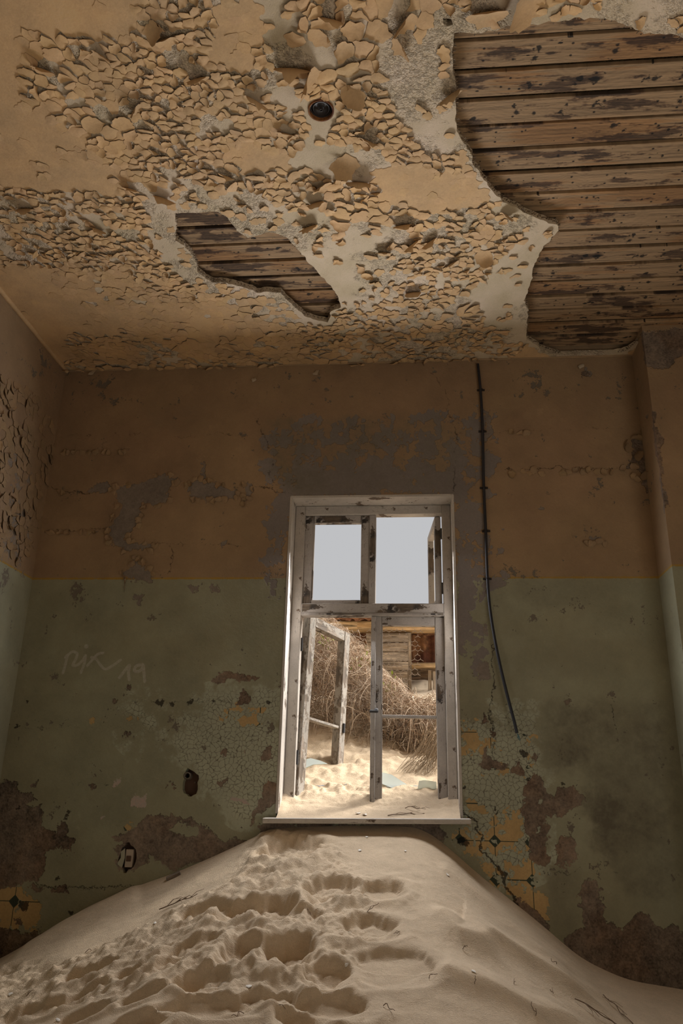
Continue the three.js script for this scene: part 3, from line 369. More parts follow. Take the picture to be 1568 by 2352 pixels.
{
  const Q = (...a) => { const p = polyOf(C, a); let x0 = 9, x1 = -9, y0 = 9, y1 = -9; for (const q of p) { x0 = Math.min(x0, q[0]); x1 = Math.max(x1, q[0]); y0 = Math.min(y0, q[1]); y1 = Math.max(y1, q[1]); } return { p, in: (x, y) => x > x0 && x < x1 && y > y0 && y < y1 && inside(p, x, y) }; };
  // the larger curls, each hanging by one side
  const CURLS = [[357, 71, 0.05], [378, 84, 0.055], [668, 138, 0.085], [704, 173, 0.08], [592, 219, 0.06], [658, 301, 0.05], [454, 168, 0.055], [306, 245, 0.045], [734, 423, 0.06], [790, 380, 0.075], [826, 406, 0.07], [377, 444, 0.06], [301, 428, 0.05], [724, 456, 0.05], [706, 512, 0.055], [809, 219, 0.06], [850, 316, 0.06], [1030, 205, 0.06], [926, 102, 0.055], [921, 41, 0.07], [921, 508, 0.06], [941, 553, 0.06], [984, 546, 0.055], [1166, 487, 0.05], [1110, 587, 0.06], [947, 663, 0.06], [1035, 600, 0.05], [880, 575, 0.05], [760, 30, 0.06], [1120, 20, 0.08], [1200, 15, 0.09], [235, 120, 0.045], [100, 150, 0.05], [55, 470, 0.05], [230, 520, 0.05], [860, 780, 0.05]].map(([x, y, r]) => [...C(x, y), r]);
  CURLS.forEach(([u, v, r], k) => { const m = new MB(), n = 22, rings = [0, 0.2, 0.4, 0.6, 0.8, 1], th = Math.PI / 2 + (hash2(k, 1, 91) - 0.5) * (k % 3 ? 2.2 : 6), dx = Math.cos(th), dz = Math.sin(th), roll = 0.65 + 0.6 * hash2(k, 2, 91), tone = 0.93 + 0.1 * hash2(k, 3, 91), col = [tone, tone, tone], pale = [1.05, 1.08, 1.15];
    const at = (x, z) => { const e = (x * dx + z * dz) / r + 0.85, a = Math.max(0, e) * roll, R = r / Math.max(roll, 0.3), side = -x * dz + z * dx, h = R * (1 - Math.cos(a)) * 0.8 + 0.12 * side * side / r, al = (e < 0 ? e * r : R * Math.sin(a)) - 0.85 * r; return [u + al * dx - side * 0.94 * dz, H - 0.003 - h, v + al * dz + side * 0.94 * dx]; };
    let prev = null, rim = []; rings.forEach((q, qi) => { const ring = []; for (let i = 0; i < n; i++) { const a = i / n * 6.2832, rr = r * q * (0.85 + 0.9 * (fbm(Math.cos(a) * 2.6 + k * 3, Math.sin(a) * 2.6, 3, 92) - 0.45) * q), x = Math.cos(a) * rr, z = Math.sin(a) * rr, p = at(x, z); ring.push(m.v(...p, col, p[0], p[2])); if (qi === 5) rim.push(p); } if (prev) for (let i = 0; i < n; i++) { const l = (i + 1) % n; m.t(prev[i], ring[i], prev[l]); m.t(prev[l], ring[i], ring[l]); } prev = ring; });
    const e1 = rim.map((p) => m.v(...p, pale, p[0], p[2])), e2 = rim.map((p) => m.v(p[0] - dx * 0.0012, p[1] + 0.0014, p[2] - dz * 0.0012, pale, p[0], p[2])); for (let i = 0; i < n; i++) { const l = (i + 1) % n; m.t(e1[i], e2[i], e1[l]); m.t(e1[l], e2[i], e2[l]); }
    mesh('paint_flake', m.geo(), mPaint, ceiling); });
  const MISS = [[0.97, Q(592, -20, 662, -20, 656, 110, 645, 165, 612, 150, 602, 90)], [0.85, Q(375, 120, 420, 105, 445, 140, 482, 180, 470, 197, 430, 165, 390, 155)], [0.85, Q(335, 45, 360, 52, 374, 92, 350, 86)], [0.5, Q(96, 165, 165, 172, 158, 200, 108, 196)], [0.85, Q(280, 258, 326, 260, 320, 290, 285, 286)], [0.7, Q(440, 285, 545, 280, 552, 305, 500, 302, 470, 322, 445, 326)],
    [0.92, Q(606, 185, 690, 190, 705, 215, 690, 262, 660, 305, 640, 270, 618, 240)], [0.9, Q(690, 325, 762, 318, 812, 340, 882, 360, 905, 402, 830, 422, 760, 402, 700, 402, 648, 372)], [0.8, Q(930, 60, 1000, 60, 1046, 80, 1052, 335, 1000, 375, 960, 340, 905, 240, 872, 200, 930, 140)], [0.45, Q(860, 30, 940, 20, 940, 140, 880, 190, 850, 120)],
    [0.92, Q(318, 430, 345, 440, 402, 480, 402, 560, 452, 640, 478, 662, 430, 648, 372, 592, 340, 520)], [0.55, Q(370, 380, 560, 420, 640, 470, 560, 548, 500, 485, 400, 486)], [0.72, Q(560, 470, 700, 480, 860, 520, 930, 600, 900, 690, 790, 720, 770, 660, 690, 560, 620, 525, 570, 545)], [0.3, Q(860, 480, 1080, 470, 1180, 540, 1080, 640, 1060, 760, 880, 780, 800, 720)], [0.8, Q(1085, 400, 1280, 510, 1220, 640, 1205, 780, 1110, 750, 1085, 650, 1185, 560, 1150, 500)],
    [0.4, Q(-80, 440, 130, 455, 200, 520, 140, 580, 60, 605, -80, 580)], [0.4, Q(200, 500, 310, 500, 330, 560, 250, 560)], [0.45, Q(300, 785, 425, 785, 412, 842, 318, 832)], [0.4, Q(470, 650, 680, 680, 740, 750, 620, 740, 500, 690)], [0.35, Q(760, 720, 1200, 760, 1180, 830, 800, 822)], [0.5, Q(1040, -40, 1700, -60, 1700, 90, 1440, 55, 1330, 42, 1130, 72, 1043, 74)], [0.25, Q(1080, 840, 1450, 800, 1440, 830, 1100, 842)], [0.85, Q(720, 230, 700, 300, 740, 310, 775, 270, 770, 235)]];
  const ACT = [[0.78, Q(320, -60, 1060, -60, 1056, 380, 1130, 440, 1290, 500, 1215, 780, 1180, 830, 800, 830, 560, 560, 330, 400, 300, 200)], [0.6, Q(70, 90, 330, 90, 340, 420, 200, 330, 70, 260)], [0.72, Q(-90, 420, 140, 440, 330, 430, 460, 660, 360, 640, 140, 610, -90, 600)], [0.85, Q(1030, -60, 1800, -80, 1800, 100, 1030, 80)], [0.55, Q(440, 640, 800, 730, 1200, 770, 1180, 835, 760, 830, 560, 740)], [0.5, Q(150, 770, 1200, 780, 1190, 842, 150, 850)], [0.42, Q(230, 320, 400, 380, 420, 470, 260, 470)], [0.4, Q(120, 600, 480, 660, 700, 740, 640, 800, 300, 780, 120, 680)]];
  const FLAT = [Q(850, 395, 1000, 385, 1110, 400, 1135, 470, 960, 490, 860, 450), Q(505, 10, 596, 20, 600, 130, 560, 170, 490, 120), Q(520, 330, 640, 340, 640, 380, 530, 380)];
  peel({
    u0: LX, u1: RW, v0: 0.02, v1: 3.1, s: 0.0395, seed: 5, keep: 262, bias: [0.1, 1],
    place: (u, v, h) => [u, H - h, v],
    state: (u, v) => {
      const wx = u + 0.05 * (fbm(u * 7, v * 7, 3, 1) - 0.5) * 2, wy = v + 0.05 * (fbm(u * 7 + 40, v * 7, 3, 2) - 0.5) * 2; let miss = 0.003, act = 0.06;
      for (const h of HOLES) if (inside(h, u, v)) return { skip: true, size: 1, act: 0, miss: 1 };
      for (const [x, z, r] of CURLS) if ((u - x) ** 2 + (v - z) ** 2 < (r * 0.72) ** 2) return { skip: true, size: 1, act: 0, miss: 1 };
      for (const [m, q] of MISS) if (q.in(wx, wy)) miss = Math.max(miss, m);
      for (const [m, q] of ACT) if (q.in(wx, wy)) act = Math.max(act, m); const n = fbm(u * 5, v * 5, 3, 9);
      if (act > 0.3) { act += (n - 0.5) * 0.9; if (miss < 0.1) miss += Math.max(0, fbm(u * 9, v * 9, 3, 14) - 0.62) * 2.2; } else act += (n - 0.5) * 0.22 + (fbm(u * 16, v * 16, 2, 19) > 0.7 ? 0.32 : 0);
      for (const q of FLAT) if (q.in(wx, wy)) { act = 0.2; miss = 0; } if (v > 2.75) act = Math.min(act, 0.2);
      const size = fbm(u * 3 + 9, v * 3, 2, 33); return { miss, act, size: act < 0.3 ? 1 : 0.92 + 0.8 * smooth(0.5, 0.75, size), holes: true, edge: miss > 0.05 };
    },
    sheet: (g) => mesh('paint_sheet', g, mPaint, ceiling),
    flakes: (g, stuff) => { const m = mesh('paint_flake', g, mPaint, ceiling); if (stuff) { m.name = 'paint_flakes'; m.userData.kind = 'stuff'; } },
  });
  // peeling paint on the left wall beside the corner
  const L1 = polyOf((x, y) => { const p = onX(x, y, LX); return [p[2], p[1]]; }, [-120, 860, 20, 860, 85, 915, 124, 975, 118, 1100, 92, 1230, 50, 1300, -120, 1240]);
  peel({ u0: 0.0, u1: 1.1, v0: LINE_Y - 0.1, v1: 3.4, s: 0.046, seed: 15, keep: 40, bias: [0.3, -1], place: (u, v, h) => [LX + h, v, u], state: (u, v) => { const i = inside(L1, u, v); return i ? { miss: 0.08 + Math.max(0, fbm(u * 6, v * 6, 3, 4) - 0.5) * 1.6, act: 0.5 + (fbm(u * 5, v * 5, 2, 6) - 0.5), size: 1.1 } : { skip: true, size: 1, act: 0, miss: 1 }; }, flakes: (g, stuff) => { const m = mesh('paint_flake', g, mWallPaint, wallLeft); if (stuff) { m.name = 'paint_flakes'; m.userData.kind = 'stuff'; } } });
}
{ // loose paint along the seams of the window wall, and the big curls by the right-hand corner
  const band = (p, d) => (u, v) => { let m = 9; for (const q of p) m = Math.min(m, edgeDist(q, u, v) - (inside(q, u, v) ? -9 : 0)); return m < d; };
  const upper = GREY_PATCHES.slice(0, 4), nearSeam = band(upper, 0.022), corner = P(1428, 1010, 1460, 985, 1500, 985, 1502, 1130, 1490, 1140, 1470, 1100, 1440, 1085);
  const seams = [P(117, 1126, 208, 1135, 208, 1142, 117, 1133), P(100, 1222, 247, 1219, 247, 1228, 100, 1230), P(1165, 1082, 1436, 1078, 1436, 1086, 1165, 1090), P(1165, 990, 1240, 988, 1240, 998, 1165, 1000), P(134, 1038, 290, 1036, 290, 1043, 134, 1044), P(1340, 1238, 1400, 1236, 1396, 1252, 1345, 1252), P(425, 1362, 440, 1362, 440, 1372, 420, 1370)];
  for (const [u0, u1, v0, v1, s, act, f, seed, keep] of [[-2.3, -0.7, LINE_Y - 0.02, 3.2, 0.034, 0.85, (u, v) => nearSeam(u, v) || seams.some((q) => inside(q, u, v)), 21, 60], [0.3, 1.39, LINE_Y - 0.02, 3.5, 0.036, 0.85, (u, v) => seams.some((q) => inside(q, u, v)), 22, 30], [1.05, 1.39, 2.6, 3.3, 0.066, 1.15, (u, v) => inside(corner, u, v), 23, 20]])
    peel({ u0, u1, v0, v1, s, seed, keep, bias: [0.2, 1], place: (u, v, h) => [u, v, h], state: (u, v) => f(u, v) && v > LINE_Y ? { miss: 0.12, act, size: 1, kind: s > 0.06 ? 0.95 : undefined } : { skip: true, size: 1, act: 0, miss: 1 }, flakes: (g, stuff) => { const m = mesh('paint_flake', g, mWallPaint, wallBack); if (stuff) { m.name = 'paint_flakes'; m.userData.kind = 'stuff'; } } });
}
{ // the pale ridge where ceiling and walls meet
  const g = new MB(); g.tube([[LX + 0.006, H - 0.004, 0.0], [LX + 0.006, H - 0.004, 3.1]], 0.016, 0.016, 8); structure(mesh('trim_1', g.geo(), mPaint), 'rounded plaster ridge between ceiling and left wall');
  const k = new MB(); k.tube([[LX, H - 0.002, 0.003], [RX, H - 0.002, 0.003]], 0.009, 0.009, 8); structure(mesh('trim_2', k.geo(), mWallPaint), 'thin plaster ridge between ceiling and window wall');
}

// ---------------------------------------------------------------- the window
const wx0 = win[0], wx1 = win[1], wy1 = win[3], FZ = -0.14;
const w1 = structure(group('window_1'), 'tall weathered window with two fanlights above and two casements below');
{
  boxAt('reveal_lining', wx0 - 0.004, wx0 + 0.012, 0.95, wy1, -0.30, 0.004, mWhite, w1, 0.002); boxAt('reveal_lining', wx1 - 0.012, wx1 + 0.004, 0.95, wy1, -0.30, 0.004, mWhite, w1, 0.002); boxAt('reveal_lining', wx0, wx1, wy1 - 0.012, wy1 + 0.004, -0.30, 0.004, mWhite, w1, 0.002);
  boxAt('jamb', wx0 + 0.012, -0.682, 0.93, wy1 - 0.012, FZ - 0.07, FZ, mWhite, w1, 0.006); boxAt('jamb', 0.176, wx1 - 0.012, 0.93, wy1 - 0.012, FZ - 0.07, FZ, mWhite, w1, 0.006); boxAt('head', -0.684, 0.178, 2.718, wy1 - 0.012, FZ - 0.07, FZ - 0.001, mWhite, w1, 0.006);
  const tr = boxAt('transom', -0.684, 0.178, 2.082, 2.145, FZ - 0.075, FZ + 0.006, mWorn, w1, 0.006); const dr = boxAt('drip_moulding', -0.684, 0.178, 2.068, 2.086, FZ - 0.06, FZ + 0.014, mWorn, w1, 0.006);
  boxAt('mullion', -0.276, -0.234, 2.14, 2.72, FZ - 0.07, FZ - 0.006, mWorn, w1, 0.006);
  const sash = (name, w, h, st, rt, rb, dep, mat, bars = [], mid = mat) => { const g = group(name, w1); boxAt('stile', 0, st, 0, h, -dep, 0, mat, g, 0.005); boxAt('stile', w - st, w, 0, h, -dep, 0, mid, g, 0.005); boxAt('rail', st, w - st, h - rt, h, -dep, -0.002, mat, g, 0.005); boxAt('rail', st, w - st, 0, rb, -dep, -0.002, mat, g, 0.005); for (const y of bars) boxAt('glazing_bar', st, w - st, y - 0.009, y + 0.009, -dep + 0.008, -0.006, mat, g, 0.004); boxAt('glazing_rebate', st - 0.001, st + 0.008, rb, h - rt, -dep * 0.55, -0.004, mat, g, 0.002); return g; };
  const a = sash('fanlight', 0.412, 0.578, 0.055, 0.052, 0.03, 0.04, mWorn); a.position.set(-0.684, 2.142, FZ - 0.018);
  const b = sash('fanlight', 0.43, 0.565, 0.045, 0.045, 0.04, 0.038, mWorn); b.position.set(0.170, 2.15, FZ - 0.05); b.rotation.y = 1.66;    // swung out on its right hinges
  b.rotation.order = 'YXZ'; b.userData.label = 'fanlight swung outwards';
  const c = sash('casement', 0.50, 1.12, 0.07, 0.066, 0.07, 0.055, mGrey, [0.50], mGrey); c.position.set(-0.672, 0.985, FZ - 0.03); c.rotation.set(0, 1.13, -0.07, 'YXZ'); c.userData.label = 'left casement swung outwards, bare grey timber';
  boxAt('meeting_stile', 0.488, 0.535, 0.0, 1.09, -0.085, -0.03, mGrey, c, 0.005);
  const d = sash('casement', 0.43, 1.13, 0.055, 0.055, 0.07, 0.042, mWorn, [0.545]); d.position.set(-0.252, 0.94, FZ - 0.01); d.rotation.y = 0.05; d.userData.label = 'right casement nearly shut';
  boxAt('meeting_stile', -0.006, 0.022, 0.0, 1.125, -0.016, 0.02, mWorn, d, 0.005);
  const mLatch = std({ color: new THREE.Color().setRGB(0.05, 0.052, 0.058), metalness: 0, roughness: 0.5 });
  { const g = new THREE.LatheGeometry([[0, 0], [0.012, 0], [0.012, 0.004], [0.007, 0.007], [0.007, 0.018], [0.012, 0.021], [0.013, 0.028], [0.008, 0.034], [0, 0.035]].map((p) => new THREE.Vector2(...p)), 14); g.rotateX(Math.PI / 2); const l = new RoundedBoxGeometry(0.05, 0.016, 0.012, 2, 0.005); l.translate(-0.014, -0.006, 0.03); const k = mesh('latch', mergeGeometries([g.toNonIndexed(), l].map((q) => { q.deleteAttribute('uv'); return q; })), mLatch, w1); k.position.set(-0.222, 1.512, FZ + 0.008); k.userData.label = 'blackened turn latch'; }
  { const g = mesh('latch', new RoundedBoxGeometry(0.016, 0.06, 0.014, 1, 0.003), mLatch, c); g.position.set(0.47, 0.50, 0.005); }
  for (const y of [2.25, 2.6]) { const h = new THREE.CylinderGeometry(0.006, 0.006, 0.07, 10); const k = mesh('hinge', h, mLatch, w1); k.position.set(0.172, y, FZ - 0.045); }
  for (const y of [1.25, 1.9]) { const k = mesh('hinge', new THREE.CylinderGeometry(0.006, 0.006, 0.08, 10), mLatch, w1); k.position.set(-0.676, y, FZ - 0.03); }
  const s = boxAt('sill_board', -0.812, 0.284, 0.913, 0.94, -0.13, 0.105, mWhite, w1, 0.006); s.rotation.z = 0.02;
}

// ---------------------------------------------------------------- sand: outdoors, on the sill, and the drift in the room
function sandGround(x, z) { const t = -z; const near = 0.5 * (1 - Math.exp(-Math.max(0, t - 0.1) * 1.15)) * 0.98; let y = 1.005 + near + 0.20 * Math.max(0, t - 1.0) * smooth(0.8, 1.6, t) - 0.02 * smooth(0.12, -0.1, t); y += 0.18 * smooth(0.1, -0.6, x) * smooth(0.3, 1.4, t) * smooth(3.4, 1.6, t); y += 0.25 * smooth(0.6, 1.8, x) * smooth(0.4, 2, t); y += 0.06 * (fbm(x * 3, z * 3, 4, 3) - 0.5) * smooth(0, 0.6, t) + 0.02 * (fbm(x * 12, z * 12, 3, 4) - 0.5);
  const lump = fbm(x * 26 + 3, z * 26, 3, 8); y += 0.06 * Math.max(0, lump - 0.45) * smooth(0.02, 0.3, t) * smooth(1.6, 0.7, t) * (1 - 0.8 * smooth(-0.28, -0.12, x) * smooth(0.75, 0.5, t)); const rim = Math.abs(t - 0.72 - 0.12 * Math.sin(x * 5 + 1) - 0.06 * fbm(x * 9, 1, 2, 4)); y -= 0.03 * smooth(0.05, 0, rim) * smooth(-0.75, -0.4, x); return y; }
function heightMesh(name, xs, zs, f, parent, skirt) {
  const nx = xs.length, nz = zs.length, p = new Float32Array(nx * nz * 3), uv = new Float32Array(nx * nz * 2), idx = new Uint32Array((nx - 1) * (nz - 1) * 6); let q = 0;
  for (let j = 0; j < nz; j++) for (let i = 0; i < nx; i++) { const k = j * nx + i, x = xs[i], z = zs[j]; p[3 * k] = x; p[3 * k + 1] = f(x, z); p[3 * k + 2] = z; uv[2 * k] = x + 0.3 * p[3 * k + 1]; uv[2 * k + 1] = z - 0.9 * p[3 * k + 1]; }
  for (let j = 0; j < nz - 1; j++) for (let i = 0; i < nx - 1; i++) { const a = j * nx + i; idx[q++] = a; idx[q++] = a + nx; idx[q++] = a + 1; idx[q++] = a + 1; idx[q++] = a + nx; idx[q++] = a + nx + 1; }
  const g = new THREE.BufferGeometry(); g.setAttribute('position', new THREE.BufferAttribute(p, 3)); g.setAttribute('uv', new THREE.BufferAttribute(uv, 2)); g.setIndex(new THREE.BufferAttribute(idx, 1)); g.computeVertexNormals(); return mesh(name, g, mSand, parent);
}
const steps = (a, b, d) => { const n = Math.round((b - a) / d), r = []; for (let i = 0; i <= n; i++) r.push(a + (b - a) * i / n); return r; };
const sillTop = (x) => 0.94 + 0.02 * (x + 0.264);
const sillSand = (x, z) => { const e = smooth(0.10, -0.16, z), g = sandGround(x, Math.min(z, -0.1)); const side = 0.018 * smooth(0.12, 0, x - wx0) + 0.02 * smooth(0.15, 0, wx1 - x); return lerp(sillTop(x) - 0.003, g + side * e - 0.0 , e) + (0.02 * (fbm(x * 20, z * 20, 3, 6) - 0.5) + 0.012 * Math.max(0, fbm(x * 60, z * 60, 2, 7) - 0.6)) * e; };
tag(heightMesh('sill_sand', steps(-0.745, 0.231, 0.008), steps(-0.302, 0.10, 0.008), sillSand), 'sand heaped on the window sill between the jambs', 'sand');
structure(heightMesh('ground', [...steps(-9, -1.3, 0.35), ...steps(-1.2, 0.8, 0.016), ...steps(0.9, 9, 0.35)], [...steps(-14, -4.4, 0.4), ...steps(-4.3, -2.02, 0.06), ...steps(-2, -0.30, 0.016)], sandGround), 'rising sand outside the window');

// the drift: its foot along the window wall, falling away into the room
const contact = [[-2.6, 0.03], ...[[0, 2205], [60, 2170], [200, 2085], [330, 2030], [400, 2006], [480, 1972], [560, 1935], [620, 1903], [700, 1899], [790, 1897], [900, 1897], [960, 1900], [1000, 1922], [1050, 1965], [1100, 2010], [1180, 2073], [1250, 2130], [1330, 2200], [1400, 2236], [1450, 2255]].map((p) => W(...p)), [1.5, 0.17], [2.5, 0.1]];
function foot(x) { let k = 0; while (k < contact.length - 2 && contact[k + 1][0] < x) k++; const a = contact[k], b = contact[k + 1]; return lerp(a[1], b[1], clamp((x - a[0]) / (b[0] - a[0]))); }
const footS = (x) => { let t = 0; for (let k = -4; k <= 4; k++) t += foot(x + k * 0.02) * (5 - Math.abs(k)); return t / 25; };
function driftBase(x, z) { // the profile widens and lowers away from the wall
  const c = -0.35, w = 1 / (1 + 0.25 * Math.max(0, z)), xx = c + (x - c) * w; let y = footS(xx) - 0.44 * z + 0.045 * z * z; const lo = 0.03 + 0.02 * fbm(x * 1.5, z * 1.5, 2, 2); const k = 0.06, d = y - lo; y = lo + (d + Math.sqrt(d * d + k * k)) / 2; return y; }
function onDrift(px, py) { const d = sight(px, py); let t = 2; for (let k = 0; k < 900; k++) { t += 0.004; const x = d.x * t, y = EYE + d.y * t, z = 4.5 + d.z * t; if (y < driftBase(x, z)) return [x, z]; } return [d.x * t, 4.5 + d.z * t]; }
// footprints: place in the photograph, half width and half length in metres, depth
const PRINTS = [[663, 1950, 0.16, 0.13, 0.075], [752, 2046, 0.11, 0.12, 0.07], [800, 2050, 0.07, 0.09, 0.045], [880, 2046, 0.11, 0.10, 0.055], [470, 2092, 0.12, 0.06, 0.045], [545, 2088, 0.10, 0.09, 0.07], [628, 2088, 0.11, 0.11, 0.08], [548, 2190, 0.085, 0.12, 0.085], [655, 2190, 0.12, 0.13, 0.095], [455, 2256, 0.11, 0.08, 0.06], [205, 2238, 0.12, 0.06, 0.055], [300, 2236, 0.08, 0.055, 0.04], [440, 2170, 0.12, 0.08, 0.04], [190, 2290, 0.10, 0.07, 0.045], [753, 2246, 0.09, 0.09, 0.05], [850, 2138, 0.13, 0.10, 0.05], [480, 2316, 0.18, 0.07, 0.045], [190, 2335, 0.11, 0.06, 0.05], [745, 2320, 0.15, 0.09, 0.05], [120, 2316, 0.09, 0.06, 0.04], [330, 2290, 0.10, 0.05, 0.04], [390, 2215, 0.07, 0.06, 0.04], [610, 2300, 0.12, 0.06, 0.04], [900, 2225, 0.17, 0.13, 0.03], [700, 2110, 0.07, 0.07, 0.035], [60, 2330, 0.1, 0.06, 0.04], [590, 2010, 0.08, 0.06, 0.03], [700, 2350, 0.1, 0.06, 0.05], [330, 2345, 0.12, 0.06, 0.05]].map(([px, py, rx, rz, d], k) => { const q = onDrift(px, py); return [q[0], q[1], rx, rz, d, k]; });
const RIDGES = [[[1000, 2075], [1030, 2130], [1054, 2162], [1105, 2176], [1134, 2165], [1190, 2200], [1290, 2260], [1400, 2320]], [[990, 2242], [1060, 2262], [1120, 2281], [1181, 2310], [1239, 2339], [1359, 2345]], [[1000, 1985], [1060, 2030], [1130, 2085], [1230, 2180], [1330, 2260]], [[330, 2035], [230, 2085], [120, 2140], [20, 2200]], [[560, 2030], [430, 2080], [330, 2140], [200, 2200], [60, 2255]]].map((r) => curve(r.map((p) => [...onDrift(...p), 0]), 28));
const RH = [[0.055, 0.05], [0.045, 0.05], [0.016, 0.05], [0.024, 0.08], [0.018, 0.05]];
const rough = polyOf(onDrift, [580, 1910, 800, 1930, 880, 2060, 900, 2150, 780, 2290, 700, 2360, -100, 2380, -100, 2240, 150, 2200, 350, 2110, 500, 2030]);
function drift(x, z) {
  let y = driftBase(x, z);
  let hole = 0, bank = 0;
  for (const [cx, cz, rx, rz, d, k] of PRINTS) { let dx = (x - cx) / rx, dz = (z - cz) / rz; if (Math.abs(dx) > 2 || Math.abs(dz) > 2) continue; const w = 0.75 * (fbm(x * 9 + k * 3, z * 11, 4, k) - 0.5); const r = Math.pow(Math.abs(dx) ** 2.4 + Math.abs(dz) ** 2.4, 1 / 2.4) + w;
    // steep towards the window, gentle towards the room; the kicked-out sand lies on the near side
    const e = dz < 0 ? smooth(1.02, 0.8, r) : smooth(1.1, 0.15, r); hole = Math.max(hole, 0.72 * d * e * (dz < 0 ? 1 : 0.9)); bank += d * 0.3 * Math.exp(-(((r - 1.2) / 0.26) ** 2)) * (0.5 + 0.5 * clamp(dz + 0.2)); }
  y += Math.min(bank, 0.05) - hole;
  RIDGES.forEach((r, k) => { let m = 9, side = 0, tt = 0; for (let i = 0; i < r.length - 1; i++) { const [ax, az] = r[i], [bx, bz] = r[i + 1], dx = bx - ax, dz = bz - az, t = clamp(((x - ax) * dx + (z - az) * dz) / (dx * dx + dz * dz)), ex = x - ax - t * dx, ez = z - az - t * dz, e = Math.hypot(ex, ez); if (e < m) { m = e; side = (dx * ez - dz * ex) / (Math.hypot(dx, dz) * e + 1e-6); tt = (i + t) / (r.length - 1); } } if (m > 0.4) return; const [h, w] = RH[k], q = smooth(0, 0.12, tt) * smooth(1, 0.85, tt); y += h * q * Math.exp(-((m / lerp(w * 2.4, w, side * 0.5 + 0.5)) ** 1.6)); });
  const e = edgeDist(rough, x, z), rf = inside(rough, x, z) ? smooth(0, 0.12, e) : 0;
  const n = fbm(x * 11, z * 13, 4, 44), l = fbm(x * 30, z * 34, 3, 45); const cr = 1 - Math.abs(2 * fbm(x * 7 + 3, z * 9, 4, 61) - 1); y += rf * (0.045 * (cr - 0.8) + 0.04 * (n - 0.5) + 0.016 * (l - 0.5) + 0.012 * Math.max(0, fbm(x * 45, z * 50, 2, 47) - 0.55) * 2);
  y += (1 - rf) * (0.012 * (fbm(x * 4 + z * 2, z * 6, 3, 46) - 0.5) + 0.004 * (fbm(x * 18, z * 20, 2, 48) - 0.5)) * smooth(0, 0.1, z);
  y += 0.004 * Math.sin((z + x * 0.7) * 46 + 5 * fbm(x * 2, z * 2, 2, 49)) * smooth(0.3, 0.9, x) * smooth(0.2, 0.4, z) * smooth(0.1, 0.35, y);
  return y;
}
{
  const m = heightMesh('sand_dune', [...steps(LX + 0.002, RW - 0.002, 0.0065)], steps(0.002, 1.9, 0.0065), (x, z) => x > RX && z < PZ ? -0.05 : drift(x, z)); tag(m, 'large footprinted sand dune spilling into the room below the window', 'sand dune');
  structure(heightMesh('floor_sand', steps(LX, RW, 0.06), [...steps(1.88, BZ, 0.06)], (x, z) => lerp(drift(x, z) - 0.004, 0.05 + 0.3 * Math.exp(-((z - 4.6) ** 2) / 0.6 - x * x / 2.5) + 0.05 * fbm(x, z, 3, 5), smooth(1.9, 2.6, z))), 'sand lying over the rest of the floor');
}
const dropOn = (x, z, o = 0) => [x, drift(x, z) + o, z];
function onSand(px, py) { const d = sight(px, py); let t = 2; for (let k = 0; k < 3000; k++) { t += 0.0015; const x = d.x * t, y = EYE + d.y * t, z = 4.5 + d.z * t; if (z < 0.003) break; if (y < drift(x, z)) return [x, y, z]; } return [d.x * t, EYE + d.y * t, 4.5 + d.z * t]; }

// ---------------------------------------------------------------- things on the wall and ceiling
{ // black cable, clipped to the wall above and hanging free below
  const path = [[1097, 836, 0.012], [1103, 895, 0.012], [1108, 990, 0.012], [1110, 1100, 0.012], [1115, 1218, 0.012], [1119, 1330, 0.012], [1125, 1400, 0.02], [1138, 1480, 0.03], [1152, 1545, 0.036], [1168, 1610, 0.04], [1180, 1655, 0.043], [1187, 1684, 0.044]].map((p) => onZ(p[0], p[1], p[2] + 0.004));
  const g = group('cable'); tag(g, 'thick black cable clipped to the wall, its cut end hanging free', 'cable'); const b = new MB(); b.tube(curve(path, 90), 0.0085, 0.0085, 12); const m = mesh('sheath', b.geo(), std({ color: new THREE.Color().setRGB(0.014, 0.016, 0.024), roughness: 0.42 }), g);
  const mc = std({ color: new THREE.Color().setRGB(0.02, 0.014, 0.012), roughness: 0.7 }); for (const [x, y] of [[1104, 895], [1108, 990], [1111, 1120], [1116, 1219], [1119, 1329]]) { const p = onZ(x, y, 0.01), s = [bar(0.05, 0.014, 0.004, 0.0015).clone(), new THREE.TorusGeometry(0.010, 0.0025, 6, 14, Math.PI).toNonIndexed()]; s[0].translate(0, 0, -0.008); s[1].rotateX(Math.PI / 2); s[1].translate(0, 0, 0.004); const c = mesh('clip', mergeGeometries(s), mc, g); c.position.set(p[0], p[1], 0.0115); }
  const w = new MB(), e = path[path.length - 1]; for (let k = 0; k < 4; k++) w.tube([e, [e[0] + 0.004 + 0.002 * k, e[1] - 0.012 - 0.004 * (k % 2), e[2] + 0.001 * k], [e[0] + 0.006 + 0.005 * (k - 1.5), e[1] - 0.026 - 0.005 * k, e[2] + 0.004]], 0.0016, 0.0014, 5); const ww = mesh('wire_end', w.geo(), std({ color: new THREE.Color().setRGB(0.05, 0.16, 0.19), roughness: 0.6 }), g); ww.userData.label = 'frayed blue-green wire ends';
}
